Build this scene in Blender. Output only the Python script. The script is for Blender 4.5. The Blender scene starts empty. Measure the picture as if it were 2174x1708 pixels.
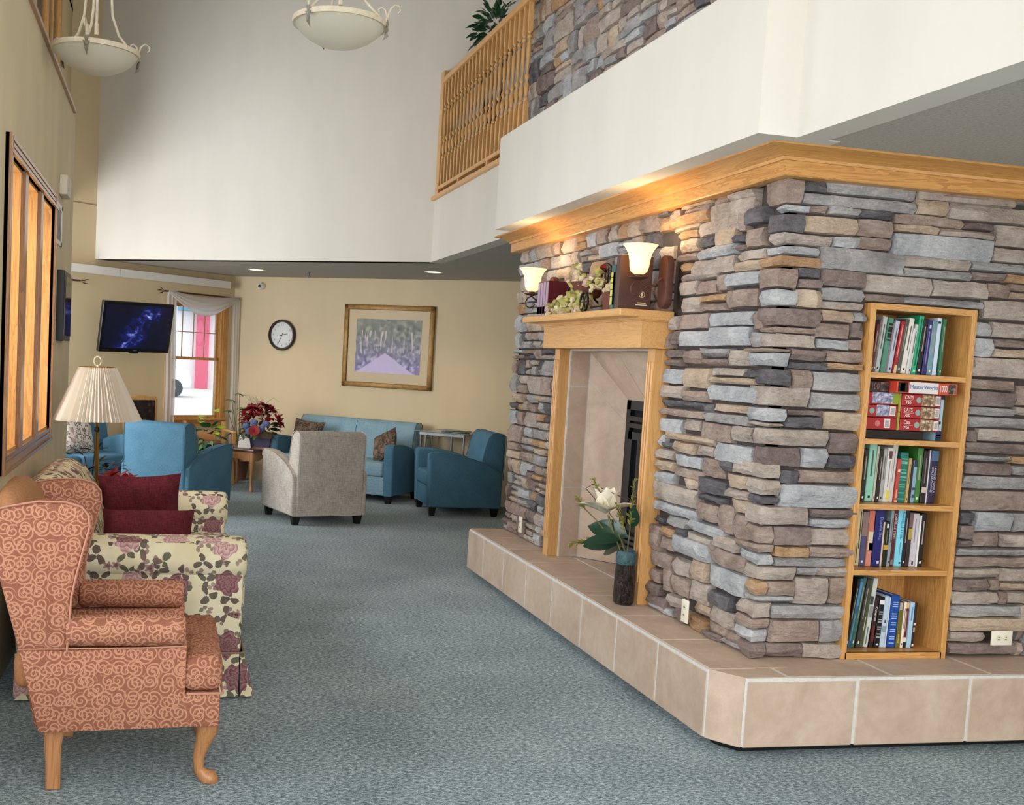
import bpy, bmesh, math, random
from mathutils import Vector, Matrix
random.seed(11)
R = random.uniform
S = bpy.context.scene
COL = S.collection

# ------------------------------------------------------------------ camera
FPX, PPX, PPY = 2300.27, 869.5, 957.8
YAW, PIT, ROL = 0.223342, -0.0808457, 0.054029
def cam_axes():
    cy, sy, cp, sp, cr, sr = math.cos(YAW), math.sin(YAW), math.cos(PIT), math.sin(PIT), math.cos(ROL), math.sin(ROL)
    F = Vector((sy*cp, cy*cp, sp)); Rg = Vector((cy, -sy, 0)); U = Rg.cross(F)
    return F, Rg*cr + U*sr, -Rg*sr + U*cr
_F, _R, _U = cam_axes()
cd = bpy.data.cameras.new('camera'); cam = bpy.data.objects.new('camera', cd); COL.objects.link(cam)
cam.matrix_world = Matrix(((_R.x, _U.x, -_F.x, 0), (_R.y, _U.y, -_F.y, 0), (_R.z, _U.z, -_F.z, 1.6), (0, 0, 0, 1)))
cd.sensor_width = 36; cd.lens = FPX/2174*36
cd.shift_x = (1087-PPX)/2174; cd.shift_y = (PPY-854)/2174
cd.clip_start = .05; cd.clip_end = 200
S.camera = cam

# ------------------------------------------------------------------ world, lights, exposure
W = bpy.data.worlds.new('world'); S.world = W; W.use_nodes = True
bg = W.node_tree.nodes['Background']; bg.inputs[0].default_value = (.93, .96, 1, 1); bg.inputs[1].default_value = 2.0
S.view_settings.view_transform = 'Standard'; S.view_settings.look = 'None'
S.view_settings.exposure = 0.0; S.view_settings.gamma = 1; S.view_settings.use_curve_mapping = False
def area(name, loc, target, sx, sy, power, col=(1, 1, 1)):
    l = bpy.data.lights.new(name, 'AREA'); l.shape = 'RECTANGLE'; l.size = sx; l.size_y = sy; l.energy = power; l.color = col
    o = bpy.data.objects.new(name, l); COL.objects.link(o); o.location = loc
    o.rotation_euler = (Vector(target)-Vector(loc)).to_track_quat('-Z', 'Y').to_euler()
    return o
# daylight at the clerestory and left glass; rear, bay and right lamps are added fill
area('clerestory_daylight', (-1.45, 4.6, 4.3), (3, 4.6, 4.2), 3.7, 1.9, 30, (.96, .975, 1))
area('left_window_daylight', (-1.2, 2.3, 1.7), (3, 4.2, .9), 3.2, 2.1, 92, (.96, .975, 1))
area('rear_fill', (1.6, -2.6, 2.6), (1.2, 6, 1.6), 5.5, 4.4, 270, (.98, .985, 1))  # added fill lamp behind the viewer, no window seen there
area('panel_window_daylight', (-1.3, 6.12, 1.75), (3, 6.0, .7), 1.85, 1.3, 100, (.97, .98, 1))
area('bay_fill', (-2.5, 10.6, 1.7), (1.5, 11.8, 1.1), 2.6, 2.0, 125, (.97, .98, 1))  # added lamp out of view to brighten the nook
area('right_fill', (5.9, 1.2, 1.5), (2.6, 3.6, 1.2), 3.0, 1.8, 30, (1, .98, .95))  # added fill lamp inside the solid right wall, no window there

# ------------------------------------------------------------------ helpers
def lin(h):
    if not isinstance(h, str): return tuple(h)[:3]
    h = h.lstrip('#'); o = []
    for i in (0, 2, 4):
        c = int(h[i:i+2], 16)/255
        o.append(c/12.92 if c <= .04045 else ((c+.055)/1.055)**2.4)
    return tuple(o)
def rgba(h, k=1): c = lin(h); return (min(1, c[0]*k), min(1, c[1]*k), min(1, c[2]*k), 1)

def newmat(name):
    m = bpy.data.materials.new(name); m.use_nodes = True
    nt = m.node_tree; b = nt.nodes['Principled BSDF']
    return m, nt, b
class NT:
    """tiny node-graph helper"""
    def __init__(s, nt): s.nt = nt
    def n(s, t, **kw):
        nd = s.nt.nodes.new(t)
        for k, v in kw.items(): setattr(nd, k, v)
        return nd
    def l(s, a, b): s.nt.links.new(a, b)
    def _set(s, sock, v):
        if hasattr(v, 'is_linked') or isinstance(v, bpy.types.NodeSocket): s.l(v, sock)
        else: sock.default_value = v
    def math(s, op, a, b=None, c=None, clamp=False):
        nd = s.n('ShaderNodeMath', operation=op, use_clamp=clamp); s._set(nd.inputs[0], a)
        if b is not None: s._set(nd.inputs[1], b)
        if c is not None: s._set(nd.inputs[2], c)
        return nd.outputs[0]
    def vmath(s, op, a, b=None):
        nd = s.n('ShaderNodeVectorMath', operation=op); s._set(nd.inputs[0], a)
        if b is not None: s._set(nd.inputs[1], b)
        return nd.outputs['Value'] if op in ('LENGTH', 'DOT_PRODUCT', 'DISTANCE') else nd.outputs[0]
    def coord(s, which='Object'): return s.n('ShaderNodeTexCoord').outputs[which]
    def mapping(s, v, scale=(1, 1, 1), loc=(0, 0, 0), rot=(0, 0, 0)):
        nd = s.n('ShaderNodeMapping'); s.l(v, nd.inputs[0]); nd.inputs['Scale'].default_value = scale
        nd.inputs['Location'].default_value = loc; nd.inputs['Rotation'].default_value = rot; return nd.outputs[0]
    def noise(s, v, scale, detail=3, rough=.5, dist=0, out='Fac'):
        nd = s.n('ShaderNodeTexNoise'); s.l(v, nd.inputs['Vector']); nd.inputs['Scale'].default_value = scale
        nd.inputs['Detail'].default_value = detail; nd.inputs['Roughness'].default_value = rough; nd.inputs['Distortion'].default_value = dist
        return nd.outputs[out]
    def ramp(s, f, stops, interp='LINEAR'):
        nd = s.n('ShaderNodeValToRGB'); s.l(f, nd.inputs[0]); cr = nd.color_ramp; cr.interpolation = interp
        while len(cr.elements) > 1: cr.elements.remove(cr.elements[-1])
        for i, (p, c) in enumerate(stops):
            e = cr.elements[0] if i == 0 else cr.elements.new(p)
            e.position = p; e.color = c if len(c) == 4 else (*c, 1)
        return nd.outputs[0]
    def mix(s, f, a, b, mode='MIX'):
        nd = s.n('ShaderNodeMix', data_type='RGBA', blend_type=mode); s._set(nd.inputs[0], f); s._set(nd.inputs[6], a); s._set(nd.inputs[7], b)
        return nd.outputs[2]
    def bump(s, h, strength, dist, b):
        nd = s.n('ShaderNodeBump'); s.l(h, nd.inputs['Height']); nd.inputs['Strength'].default_value = strength; nd.inputs['Distance'].default_value = dist
        s.l(nd.outputs[0], b.inputs['Normal'])
MC = {}
def mk(name, col, rough=.6, metal=0, var=.0, vs=8, bump=0, bs=80, spec=.4, emit=None, es=0, stretch=(1, 1, 1), coat=0, col2=None, trans=0):
    if name in MC: return MC[name]
    m, nt, b = newmat(name); g = NT(nt)
    b.inputs['Roughness'].default_value = rough; b.inputs['Metallic'].default_value = metal
    b.inputs['Specular IOR Level'].default_value = spec; b.inputs['Coat Weight'].default_value = coat
    b.inputs['Base Color'].default_value = rgba(col)
    v = None
    if var or bump:
        v = g.mapping(g.coord('Object'), stretch)
    if var or col2:
        if v is None: v = g.coord('Object')
        f = g.noise(v, vs, 4, .55)
        a, c = (rgba(col, 1-var), rgba(col, 1+var)) if not col2 else (rgba(col), rgba(col2))
        g.l(g.ramp(f, [(.3, a), (.7, c)]), b.inputs['Base Color'])
    if bump: g.bump(g.noise(v, bs, 5, .6), bump, .01, b)
    if emit: b.inputs['Emission Color'].default_value = rgba(emit); b.inputs['Emission Strength'].default_value = es
    MC[name] = m; return m

class MB:
    def __init__(s): s.v = []; s.f = []; s.M = Matrix.Identity(4)
    def add(s, vs, fs, M=None):
        o = len(s.v); T = s.M @ M if M is not None else s.M
        s.v += [tuple(T @ Vector(p)) for p in vs]; s.f += [tuple(i+o for i in f) for f in fs]; return s
    def box(s, x0, y0, z0, x1, y1, z1, M=None):
        if x0 > x1: x0, x1 = x1, x0
        if y0 > y1: y0, y1 = y1, y0
        if z0 > z1: z0, z1 = z1, z0
        return s.add([(x0, y0, z0), (x1, y0, z0), (x1, y1, z0), (x0, y1, z0), (x0, y0, z1), (x1, y0, z1), (x1, y1, z1), (x0, y1, z1)],
                     [(3, 2, 1, 0), (4, 5, 6, 7), (0, 1, 5, 4), (1, 2, 6, 5), (2, 3, 7, 6), (3, 0, 4, 7)], M)
    def bm(s, b, M=None):
        b.verts.index_update(); s.add([v.co[:] for v in b.verts], [[v.index for v in f.verts] for f in b.faces], M); b.free(); return s
    def rbox(s, x0, y0, z0, x1, y1, z1, r=.02, seg=2, M=None):
        b = bmesh.new(); bmesh.ops.create_cube(b, size=1)
        for v in b.verts: v.co = Vector(((x0+x1)/2+v.co.x*(x1-x0), (y0+y1)/2+v.co.y*(y1-y0), (z0+z1)/2+v.co.z*(z1-z0)))
        r = min(r, .49*min(abs(x1-x0), abs(y1-y0), abs(z1-z0)))
        bmesh.ops.bevel(b, geom=b.edges[:], offset=r, segments=seg, profile=.5, affect='EDGES')
        return s.bm(b, M)
    def prism(s, pts, d0, d1, axis='z', r=0, seg=2, M=None):
        """polygon extruded along axis; pts are the two other coordinates in xyz order"""
        def P(p, d):
            return {'x': (d, p[0], p[1]), 'y': (p[0], d, p[1]), 'z': (p[0], p[1], d)}[axis]
        b = bmesh.new(); n = len(pts)
        A = [b.verts.new(P(p, d0)) for p in pts]; B = [b.verts.new(P(p, d1)) for p in pts]
        b.faces.new(A); b.faces.new(B[::-1])
        for i in range(n): b.faces.new((A[i], B[i], B[(i+1) % n], A[(i+1) % n]))
        bmesh.ops.recalc_face_normals(b, faces=b.faces[:])
        if r:
            ed = [e for e in b.edges if (e.verts[0] in A) == (e.verts[1] in A)]
            bmesh.ops.bevel(b, geom=ed, offset=r, segments=seg, profile=.5, affect='EDGES')
        return s.bm(b, M)
    def lathe(s, prof, n=20, M=None, cap=True):
        vs = []; fs = []
        for r, z in prof:
            for i in range(n):
                a = 2*math.pi*i/n; vs.append((r*math.cos(a), r*math.sin(a), z))
        for j in range(len(prof)-1):
            for i in range(n):
                k = (i+1) % n; fs.append((j*n+i, j*n+k, (j+1)*n+k, (j+1)*n+i))
        if cap:
            if prof[0][0] > 1e-4: fs.append(tuple(range(n))[::-1])
            if prof[-1][0] > 1e-4: fs.append(tuple(range((len(prof)-1)*n, len(prof)*n)))
        return s.add(vs, fs, M)
    def cyl(s, p0, p1, r, n=12, r2=None): return s.tube([p0, p1], [r, r if r2 is None else r2], n)
    def tube(s, pts, rad, n=8):
        pts = [Vector(p) for p in pts]; m = len(pts)
        if not isinstance(rad, (list, tuple)): rad = [rad]*m
        vs = []; fs = []; up = None
        for j in range(m):
            t = (pts[min(j+1, m-1)]-pts[max(j-1, 0)]).normalized()
            if up is None: up = Vector((0, 0, 1)) if abs(t.z) < .9 else Vector((1, 0, 0))
            a = t.cross(up)
            if a.length < 1e-4: a = t.orthogonal()
            a.normalize(); up = a.cross(t).normalized()
            for i in range(n):
                q = 2*math.pi*i/n; vs.append(tuple(pts[j]+(a*math.cos(q)+up*math.sin(q))*rad[j]))
        for j in range(m-1):
            for i in range(n):
                k = (i+1) % n; fs.append((j*n+i, j*n+k, (j+1)*n+k, (j+1)*n+i))
        fs.append(tuple(range(n))[::-1]); fs.append(tuple(range((m-1)*n, m*n)))
        return s.add(vs, fs)
    def sheet(s, fn, nu, nv, M=None, close_u=False):
        vs = [fn(i/(nu if close_u else nu-1), j/(nv-1)) for j in range(nv) for i in range(nu)]
        fs = []
        for j in range(nv-1):
            for i in range(nu if close_u else nu-1):
                k = (i+1) % nu; fs.append((j*nu+i, j*nu+k, (j+1)*nu+k, (j+1)*nu+i))
        return s.add(vs, fs, M)
    def pillow(s, w, h, t, n=9, M=None, pinch=.08):
        """soft cushion in the XZ plane, thickness along Y"""
        def fn(sg):
            def q(a, b):
                u, v = a*2-1, b*2-1
                k = 1-pinch*(1-abs(v)**2)*abs(u)**3; k2 = 1-pinch*(1-abs(u)**2)*abs(v)**3
                th = t/2*((1-u**4)*(1-v**4))**.5*(1 if True else 0)
                return (u*w/2*k, sg*th, v*h/2*k2)
            return q
        s.sheet(fn(-1), n, n, M); b = MB(); b.sheet(fn(1), n, n)
        return s.add(b.v, [f[::-1] for f in b.f], M)
    def build(s, name, mat, parent=None, smooth=None, uv=False, weld=False):
        me = bpy.data.meshes.new(name); me.from_pydata(s.v, [], s.f); me.update()
        if weld:
            b = bmesh.new(); b.from_mesh(me); bmesh.ops.remove_doubles(b, verts=b.verts[:], dist=1e-5); bmesh.ops.recalc_face_normals(b, faces=b.faces[:]); b.to_mesh(me); b.free()
        if smooth is not None:
            me.shade_smooth(); me.set_sharp_from_angle(angle=math.radians(smooth))
        if uv: boxuv(me)
        me.materials.append(mat)
        o = bpy.data.objects.new(name, me); COL.objects.link(o)
        if parent is not None: o.parent = parent
        return o
def boxuv(me):
    uvl = me.uv_layers.new(name='UVMap'); vs = me.vertices
    for p in me.polygons:
        n = p.normal; ax = max(range(3), key=lambda i: abs(n[i]))
        for li in p.loop_indices:
            c = vs[me.loops[li].vertex_index].co
            uvl.data[li].uv = ((c.y, c.z), (c.x, c.z), (c.x, c.y))[ax]
def tag(o, label=None, cat=None, group=None, kind=None):
    if label: o['label'] = label
    if cat: o['category'] = cat
    if group: o['group'] = group
    if kind: o['kind'] = kind
    return o
def root(name, loc=(0, 0, 0), rz=0, label=None, cat=None, group=None, kind=None, rot=None):
    o = bpy.data.objects.new(name, None); COL.objects.link(o); o.location = loc
    o.rotation_euler = rot if rot else (0, 0, rz); o.empty_display_size = .1
    return tag(o, label, cat, group, kind)
def inst(name, mesh, parent, M):
    o = bpy.data.objects.new(name, mesh); COL.objects.link(o); o.parent = parent; o.matrix_local = M; return o
def copy_tree(o, parent=None):
    c = o.copy(); COL.objects.link(c); c.parent = parent
    for ch in list(o.children):
        if ch is not c: copy_tree(ch, c)
    return c
def text(name, body, size, mat, parent, M, align='CENTER', sx=1, ext=.0004):
    cu = bpy.data.curves.new(name, 'FONT'); cu.body = body; cu.size = size; cu.align_x = align; cu.align_y = 'CENTER'; cu.extrude = ext; cu.resolution_u = 2
    o = bpy.data.objects.new(name, cu); COL.objects.link(o)
    me = bpy.data.meshes.new_from_object(o); bpy.data.objects.remove(o); me.name = name
    me.materials.clear(); me.materials.append(mat)
    if sx != 1:
        for v in me.vertices: v.co.x *= sx
    t = bpy.data.objects.new(name, me); COL.objects.link(t); t.parent = parent; t.matrix_local = M; return t
T = Matrix.Translation
def RZ(a): return Matrix.Rotation(a, 4, 'Z')
def RX(a): return Matrix.Rotation(a, 4, 'X')
def RY(a): return Matrix.Rotation(a, 4, 'Y')
D = math.radians

# ------------------------------------------------------------------ materials
def wood(name, c1, c2, axis, rough=.38, sc=1.0, coat=.15):
    m, nt, b = newmat(name); g = NT(nt)
    st = {'x': (.6, 9, 9), 'y': (9, .6, 9), 'z': (9, 9, .6)}[axis]
    v = g.mapping(g.coord('Object'), tuple(q*sc for q in st))
    n1 = g.noise(v, 2.2, 4, .6, 1.2); n2 = g.noise(v, 14, 3, .6)
    w = g.math('FRACT', g.math('MULTIPLY', n1, 7.0))
    f = g.math('ADD', g.math('MULTIPLY', w, .55), g.math('MULTIPLY', n2, .45))
    g.l(g.ramp(f, [(.15, rgba(c2)), (.55, rgba(c1)), (.9, rgba(c1, 1.15))]), b.inputs['Base Color'])
    b.inputs['Roughness'].default_value = rough; b.inputs['Coat Weight'].default_value = coat; b.inputs['Coat Roughness'].default_value = .25
    g.bump(n2, .08, .002, b)
    return m
OAK = {a: wood('oak_grain_'+a, '#cf9a58', '#b27a40', a) for a in 'xyz'}
MAPLE = {a: wood('maple_grain_'+a, '#d3a164', '#c59254', a) for a in 'xyz'}
CASE = {a: wood('casing_wood_'+a, '#a5713f', '#7d4f2b', a, .3, 1, .5) for a in 'xyz'}
LEGW = wood('leg_wood', '#b98355', '#a06a40', 'z', .4)
def wall_paint(name, col, var=.03):
    m, nt, b = newmat(name); g = NT(nt); v = g.coord('Object')
    f = g.noise(g.mapping(v, (1, 1, .35)), 3, 3, .6)
    g.l(g.ramp(f, [(.3, rgba(col, 1-var)), (.7, rgba(col, 1+var))]), b.inputs['Base Color'])
    b.inputs['Roughness'].default_value = .75; b.inputs['Specular IOR Level'].default_value = .25
    g.bump(g.noise(v, 160, 3, .6), .08, .003, b)
    return m
CREAM = wall_paint('cream_wallcovering', '#d7d3ca')
TAN = wall_paint('tan_wallcovering', '#d0bd98')
FARP = wall_paint('warm_cream_paint', '#dac8a6')
LEFTP = wall_paint('textured_taupe_wallcovering', '#ddd0b0', .07)
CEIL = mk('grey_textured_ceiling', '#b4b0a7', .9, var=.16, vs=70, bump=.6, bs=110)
WHITE = mk('white_plastic', '#efece6', .45); WHITEP = mk('white_paint', '#e6e2da', .6)
BLACK = mk('black_plastic', '#0c0c0d', .3); BLACKM = mk('black_metal', '#101317', .45)
def carpet():
    m, nt, b = newmat('teal_grey_heather_carpet'); g = NT(nt); v = g.coord('Object')
    vv = g.mapping(v, (1, 1, 1))
    f1 = g.noise(g.mapping(v, (1, 2.0, 1)), 48, 4, .75); f2 = g.noise(vv, 230, 2, .6); f3 = g.noise(vv, 1.7, 3, .5)
    f = g.math('ADD', g.math('ADD', g.math('MULTIPLY', f1, .66), g.math('MULTIPLY', f2, .34)), g.math('MULTIPLY', g.math('SUBTRACT', f3, .5), .09))
    g.l(g.ramp(f, [(.39, rgba('#222e35')), (.455, rgba('#50666e')), (.52, rgba('#83989f')), (.60, rgba('#c6d3d6'))]), b.inputs['Base Color'])
    b.inputs['Roughness'].default_value = .95; b.inputs['Specular IOR Level'].default_value = .1
    b.inputs['Sheen Weight'].default_value = .2
    g.bump(f, .5, .006, b); return m
CARPET = carpet()
def stone_mat(i, c1, c2, c3):
    m, nt, b = newmat('ledge_stone_%d' % i); g = NT(nt); v = g.coord('Object')
    n = g.noise(v, 5, 5, .65, .6); n2 = g.noise(g.mapping(v, (1, 1, 3)), 26, 5, .65); n3 = g.noise(v, 90, 4, .6)
    f = g.math('ADD', g.math('MULTIPLY', n, .6), g.math('MULTIPLY', n2, .4))
    c = g.ramp(f, [(.34, rgba(c2)), (.5, rgba(c1)), (.66, rgba(c3))])
    g.l(c, b.inputs['Base Color']); b.inputs['Roughness'].default_value = .85; b.inputs['Specular IOR Level'].default_value = .25
    h = g.math('ADD', g.math('MULTIPLY', n2, .7), g.math('MULTIPLY', n3, .3)); g.bump(h, 1.0, .022, b); return m
ST = [stone_mat(0, '#a6a3a2', '#888585', '#c5c2c0'), stone_mat(1, '#b9aba0', '#96877c', '#d3c7bc'), stone_mat(2, '#a69287', '#806e65', '#c2b0a3'),
      stone_mat(3, '#c3ad97', '#a28c78', '#dbc9b4'), stone_mat(4, '#69666a', '#4c494d', '#878487'), stone_mat(5, '#b8b9bc', '#999a9f', '#d7d7d7'),
      stone_mat(6, '#bb9672', '#96765a', '#d1b492'), stone_mat(7, '#8b7b76', '#6a5c58', '#a5958d')]
STW = [24, 22, 20, 11, 9, 16, 6, 12]
MORTAR = mk('dark_mortar', '#4d4542', .95, var=.2, vs=30, bump=.6, bs=120)
def tile_mat():
    m, nt, b = newmat('sandstone_tile'); g = NT(nt); v = g.coord('Object')
    n = g.noise(v, 3.2, 5, .6, .8); n2 = g.noise(v, 22, 4, .6); n3 = g.noise(v, 70, 4, .6)
    g.l(g.ramp(g.math('ADD', g.math('MULTIPLY', n, .7), g.math('MULTIPLY', n2, .3)), [(.3, rgba('#af9884')), (.5, rgba('#c3ac98')), (.7, rgba('#d2bfad'))]), b.inputs['Base Color'])
    b.inputs['Roughness'].default_value = .55; g.bump(g.math('ADD', n2, g.math('MULTIPLY', n3, .4)), .25, .008, b); return m
TILE = tile_mat()
GROUT = mk('pale_grout', '#d8d6d2', .85, var=.08, vs=60, bump=.3, bs=150)
def spiral_fabric():
    m, nt, b = newmat('scroll_pattern_upholstery'); g = NT(nt)
    uv = g.mapping(g.coord('UV'), (18, 18, 1))
    def layer(off, sc):
        v = g.mapping(uv, (sc, sc, 1), (off, off*.7, 0))
        vo = g.n('ShaderNodeTexVoronoi', voronoi_dimensions='2D', feature='F1'); g.l(v, vo.inputs['Vector']); vo.inputs['Scale'].default_value = 1; vo.inputs['Randomness'].default_value = .55
        d = g.vmath('SUBTRACT', v, vo.outputs['Position']); sp = g.n('ShaderNodeSeparateXYZ'); g.l(d, sp.inputs[0])
        sc3 = g.n('ShaderNodeSeparateColor'); g.l(vo.outputs['Color'], sc3.inputs[0])
        th = g.math('DIVIDE', g.math('ARCTAN2', sp.outputs[1], sp.outputs[0]), 2*math.pi)
        r = vo.outputs['Distance']
        ph = g.math('FRACT', g.math('ADD', g.math('ADD', g.math('MULTIPLY', r, 3.6), th), sc3.outputs[0]))
        ln = g.math('LESS_THAN', g.math('ABSOLUTE', g.math('SUBTRACT', ph, .5)), .17)
        return g.math('MULTIPLY', ln, g.math('LESS_THAN', r, .56))
    a = layer(0, 1); c = layer(7.3, 1.0)
    f = g.math('MAXIMUM', a, g.math('MULTIPLY', c, g.math('LESS_THAN', a, .5)))
    f = g.math('MULTIPLY', f, 1)
    wv = g.noise(g.mapping(g.coord('UV'), (600, 90, 1)), 1, 2, .5)
    base = g.ramp(wv, [(.3, rgba('#84523f')), (.7, rgba('#9a644f'))]); top = g.ramp(wv, [(.3, rgba('#bb8468')), (.7, rgba('#cd987c'))])
    g.l(g.mix(g.math('MULTIPLY', f, .85), base, top), b.inputs['Base Color']); b.inputs['Roughness'].default_value = .85; b.inputs['Specular IOR Level'].default_value = .2
    g.bump(f, .12, .002, b); return m
SCROLL = spiral_fabric()
PLAINSAL = mk('plain_salmon_weave', '#a8764f', .9, var=.18, vs=120, bump=.2, bs=300)
def floral(name, base1, base2, scale, petals, leaf, deep, big=1.0, dens=.6):
    m, nt, b = newmat(name); g = NT(nt)
    uv = g.mapping(g.coord('UV'), (scale, scale, 1)); uvn = g.vmath('ADD', uv, g.vmath('MULTIPLY', g.vmath('SUBTRACT', g.noise(uv, 4, 2, .5, 0, 'Color'), (.5, .5, .5)), (.16, .16, 0)))
    col = g.ramp(g.noise(uv, 1.2, 3, .5), [(.3, rgba(base1)), (.7, rgba(base2))])
    def vor(v, sc, off, rnd=.8):
        mv = g.mapping(v, (sc, sc, 1), (off, off*1.7, 0)); vo = g.n('ShaderNodeTexVoronoi', voronoi_dimensions='2D', feature='F1'); g.l(mv, vo.inputs['Vector'])
        vo.inputs['Scale'].default_value = 1; vo.inputs['Randomness'].default_value = rnd
        d = g.vmath('SUBTRACT', mv, vo.outputs['Position']); sp = g.n('ShaderNodeSeparateXYZ'); g.l(d, sp.inputs[0])
        s3 = g.n('ShaderNodeSeparateColor'); g.l(vo.outputs['Color'], s3.inputs[0])
        th = g.math('ARCTAN2', sp.outputs[1], sp.outputs[0]); return vo.outputs['Distance'], th, s3.outputs
    # leaves: pointed lobes round many small centres
    r, th, cc = vor(uvn, 2.3, 3.1)
    lob = g.math('POWER', g.math('ABSOLUTE', g.math('COSINE', g.math('ADD', g.math('MULTIPLY', th, 1.5), g.math('MULTIPLY', cc[0], 6.28)))), 1.5)
    lm = g.math('MULTIPLY', g.math('LESS_THAN', r, g.math('MULTIPLY', lob, .5)), g.math('LESS_THAN', cc[1], dens))
    lm = g.math('MULTIPLY', lm, g.math('GREATER_THAN', r, .05))
    lc = g.mix(cc[2], rgba(leaf), rgba(deep))
    col = g.mix(g.math('MULTIPLY', lm, .9), col, lc)
    r, th, cc = vor(uvn, 3.7, 11.3, .9)
    lm = g.math('MULTIPLY', g.math('LESS_THAN', r, g.math('MULTIPLY', g.math('ABSOLUTE', g.math('COSINE', g.math('ADD', th, g.math('MULTIPLY', cc[0], 6.28)))), .34)), g.math('LESS_THAN', cc[1], dens*.6))
    col = g.mix(g.math('MULTIPLY', lm, .8), col, g.mix(cc[2], rgba(leaf), rgba(petals[1])))
    r, th, cc = vor(uvn, 1.9, 5.7, .9)
    fm = g.math('MULTIPLY', g.math('LESS_THAN', r, g.math('MULTIPLY_ADD', g.math('COSINE', g.math('MULTIPLY', th, 5)), .05, .17)), g.math('LESS_THAN', cc[1], .3))
    col = g.mix(g.math('MULTIPLY', fm, .85), col, g.mix(g.math('GREATER_THAN', r, .09), rgba(petals[2]), rgba(petals[1])))
    # flowers
    r, th, cc = vor(uvn, .92, 0, .55)
    R1 = g.math('MULTIPLY_ADD', g.math('COSINE', g.math('ADD', g.math('MULTIPLY', th, 6), g.math('MULTIPLY', cc[0], 6.28))), .035, .23*big)
    fm = g.math('MULTIPLY', g.math('LESS_THAN', r, R1), g.math('LESS_THAN', cc[1], .85))
    ring = g.math('FRACT', g.math('ADD', g.math('MULTIPLY', r, 11), g.math('MULTIPLY', g.math('COSINE', g.math('MULTIPLY', th, 7)), .3)))
    fc = g.mix(ring, rgba(petals[0]), rgba(petals[1])); fc = g.mix(g.math('GREATER_THAN', cc[2], .62), fc, g.mix(ring, rgba(petals[1]), rgba(petals[2])))
    col = g.mix(g.math('MULTIPLY', fm, .95), col, fc)
    g.l(col, b.inputs['Base Color']); b.inputs['Roughness'].default_value = .85; b.inputs['Specular IOR Level'].default_value = .2
    g.bump(g.noise(g.coord('UV'), 500, 2, .5), .15, .002, b); return m
FLORAL = floral('floral_cotton', '#cfc49e', '#e6dec2', 4.6, ('#d9b6b0', '#9a6f74', '#5c2f38'), '#4b5040', '#4a2f36', 1.1, .8)
TAPEST = floral('tapestry_weave', '#5f5348', '#84735f', 9, ('#a58a78', '#6d4640', '#37302c'), '#3a3d36', '#2c2622', 1.3, .9)
PINKFL = floral('pale_floral_weave', '#cdbfae', '#e0d4cc', 9, ('#d0a8a8', '#8d7a70', '#5f5650'), '#6d6a58', '#4e4540', .9, .7)
DKTAP = floral('dark_tapestry', '#2a211f', '#3a2f2b', 14, ('#5c4a40', '#3f312c', '#2a1c1a'), '#2c2d27', '#1b1716', 1.2, .9)
def weave(name, c, c2, sc=260, quilt=False):
    m, nt, b = newmat(name); g = NT(nt); uv = g.coord('UV')
    a = g.noise(g.mapping(uv, (sc, sc*.18, 1)), 1, 2, .6); d = g.noise(g.mapping(uv, (sc*.18, sc, 1)), 1, 2, .6)
    f = g.math('MULTIPLY_ADD', d, .5, g.math('MULTIPLY', a, .5)); big = g.noise(uv, 5, 3, .5)
    f2 = g.math('MULTIPLY_ADD', big, .3, g.math('MULTIPLY', f, .7))
    g.l(g.ramp(f2, [(.38, rgba(c)), (.62, rgba(c2))]), b.inputs['Base Color']); b.inputs['Roughness'].default_value = .9; b.inputs['Specular IOR Level'].default_value = .15
    if quilt:
        vo = g.n('ShaderNodeTexVoronoi', voronoi_dimensions='2D', feature='DISTANCE_TO_EDGE'); g.l(g.mapping(uv, (16, 26, 1)), vo.inputs['Vector']); vo.inputs['Scale'].default_value = 1; vo.inputs['Randomness'].default_value = .12
        g.bump(g.math('MINIMUM', vo.outputs['Distance'], .2), .6, .02, b)
    else: g.bump(f, .3, .003, b)
    return m
BLUE = weave('slate_blue_upholstery', '#456a80', '#5a849c'); BLUEQ = weave('quilted_light_blue_upholstery', '#7d9eb0', '#97b6c4', 260, True)
BEIGE = weave('grey_beige_linen', '#a59c93', '#d6cec4', 90); BURG = weave('burgundy_chenille', '#42141c', '#6b2a32', 150)
PIPE = mk('upholstery_piping', '#4b6d80', .8)
BRASS = mk('polished_brass', '#c9a050', .22, 1); GOLD = mk('antique_gold_frame', '#8d6a35', .42, .35, var=.25, vs=18, bump=.2, bs=60)
BRONZE = mk('rust_brown_metal', '#5c3a30', .55, .35, var=.15, vs=40)
IVORYM = mk('ivory_painted_iron', '#d6cbb2', .55, var=.12, vs=30); GREYM = mk('pewter_leaf', '#8a8577', .5, .4, var=.2, vs=60)
GREENL = mk('glossy_green_leaf', '#2f5a34', .35, var=.3, vs=12); GREEND = mk('dark_green_leaf', '#1f4a2e', .4, var=.3, vs=14); LIME = mk('lime_leaf', '#a6c42f', .45, var=.2, vs=10)
PALEG = mk('pale_green_leaf', '#7d9a6a', .5, var=.25, vs=14); STEM = mk('plant_stem', '#6d6a3c', .7, var=.2); BROWN = mk('brown_twig', '#4a3324', .8, var=.2)
REDP = mk('red_petal', '#8e1522', .55, var=.35, vs=18); REDB = mk('bright_red_bract', '#b01620', .5, var=.2, vs=20); PURP = mk('dusty_blue_blossom', '#5d6a92', .7, var=.3, vs=40)
WHITEPET = mk('cream_magnolia_petal', '#efe7d2', .5, var=.04, vs=12); DRIED = mk('dried_cream_blossom', '#d3c7a0', .85, var=.25, vs=60); DRIEDG = mk('dried_yellow_green_blossom', '#a9a35c', .85, var=.3, vs=50)
PINKD = mk('dried_pink_blossom', '#c5a29a', .85, var=.2, vs=60)
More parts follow.
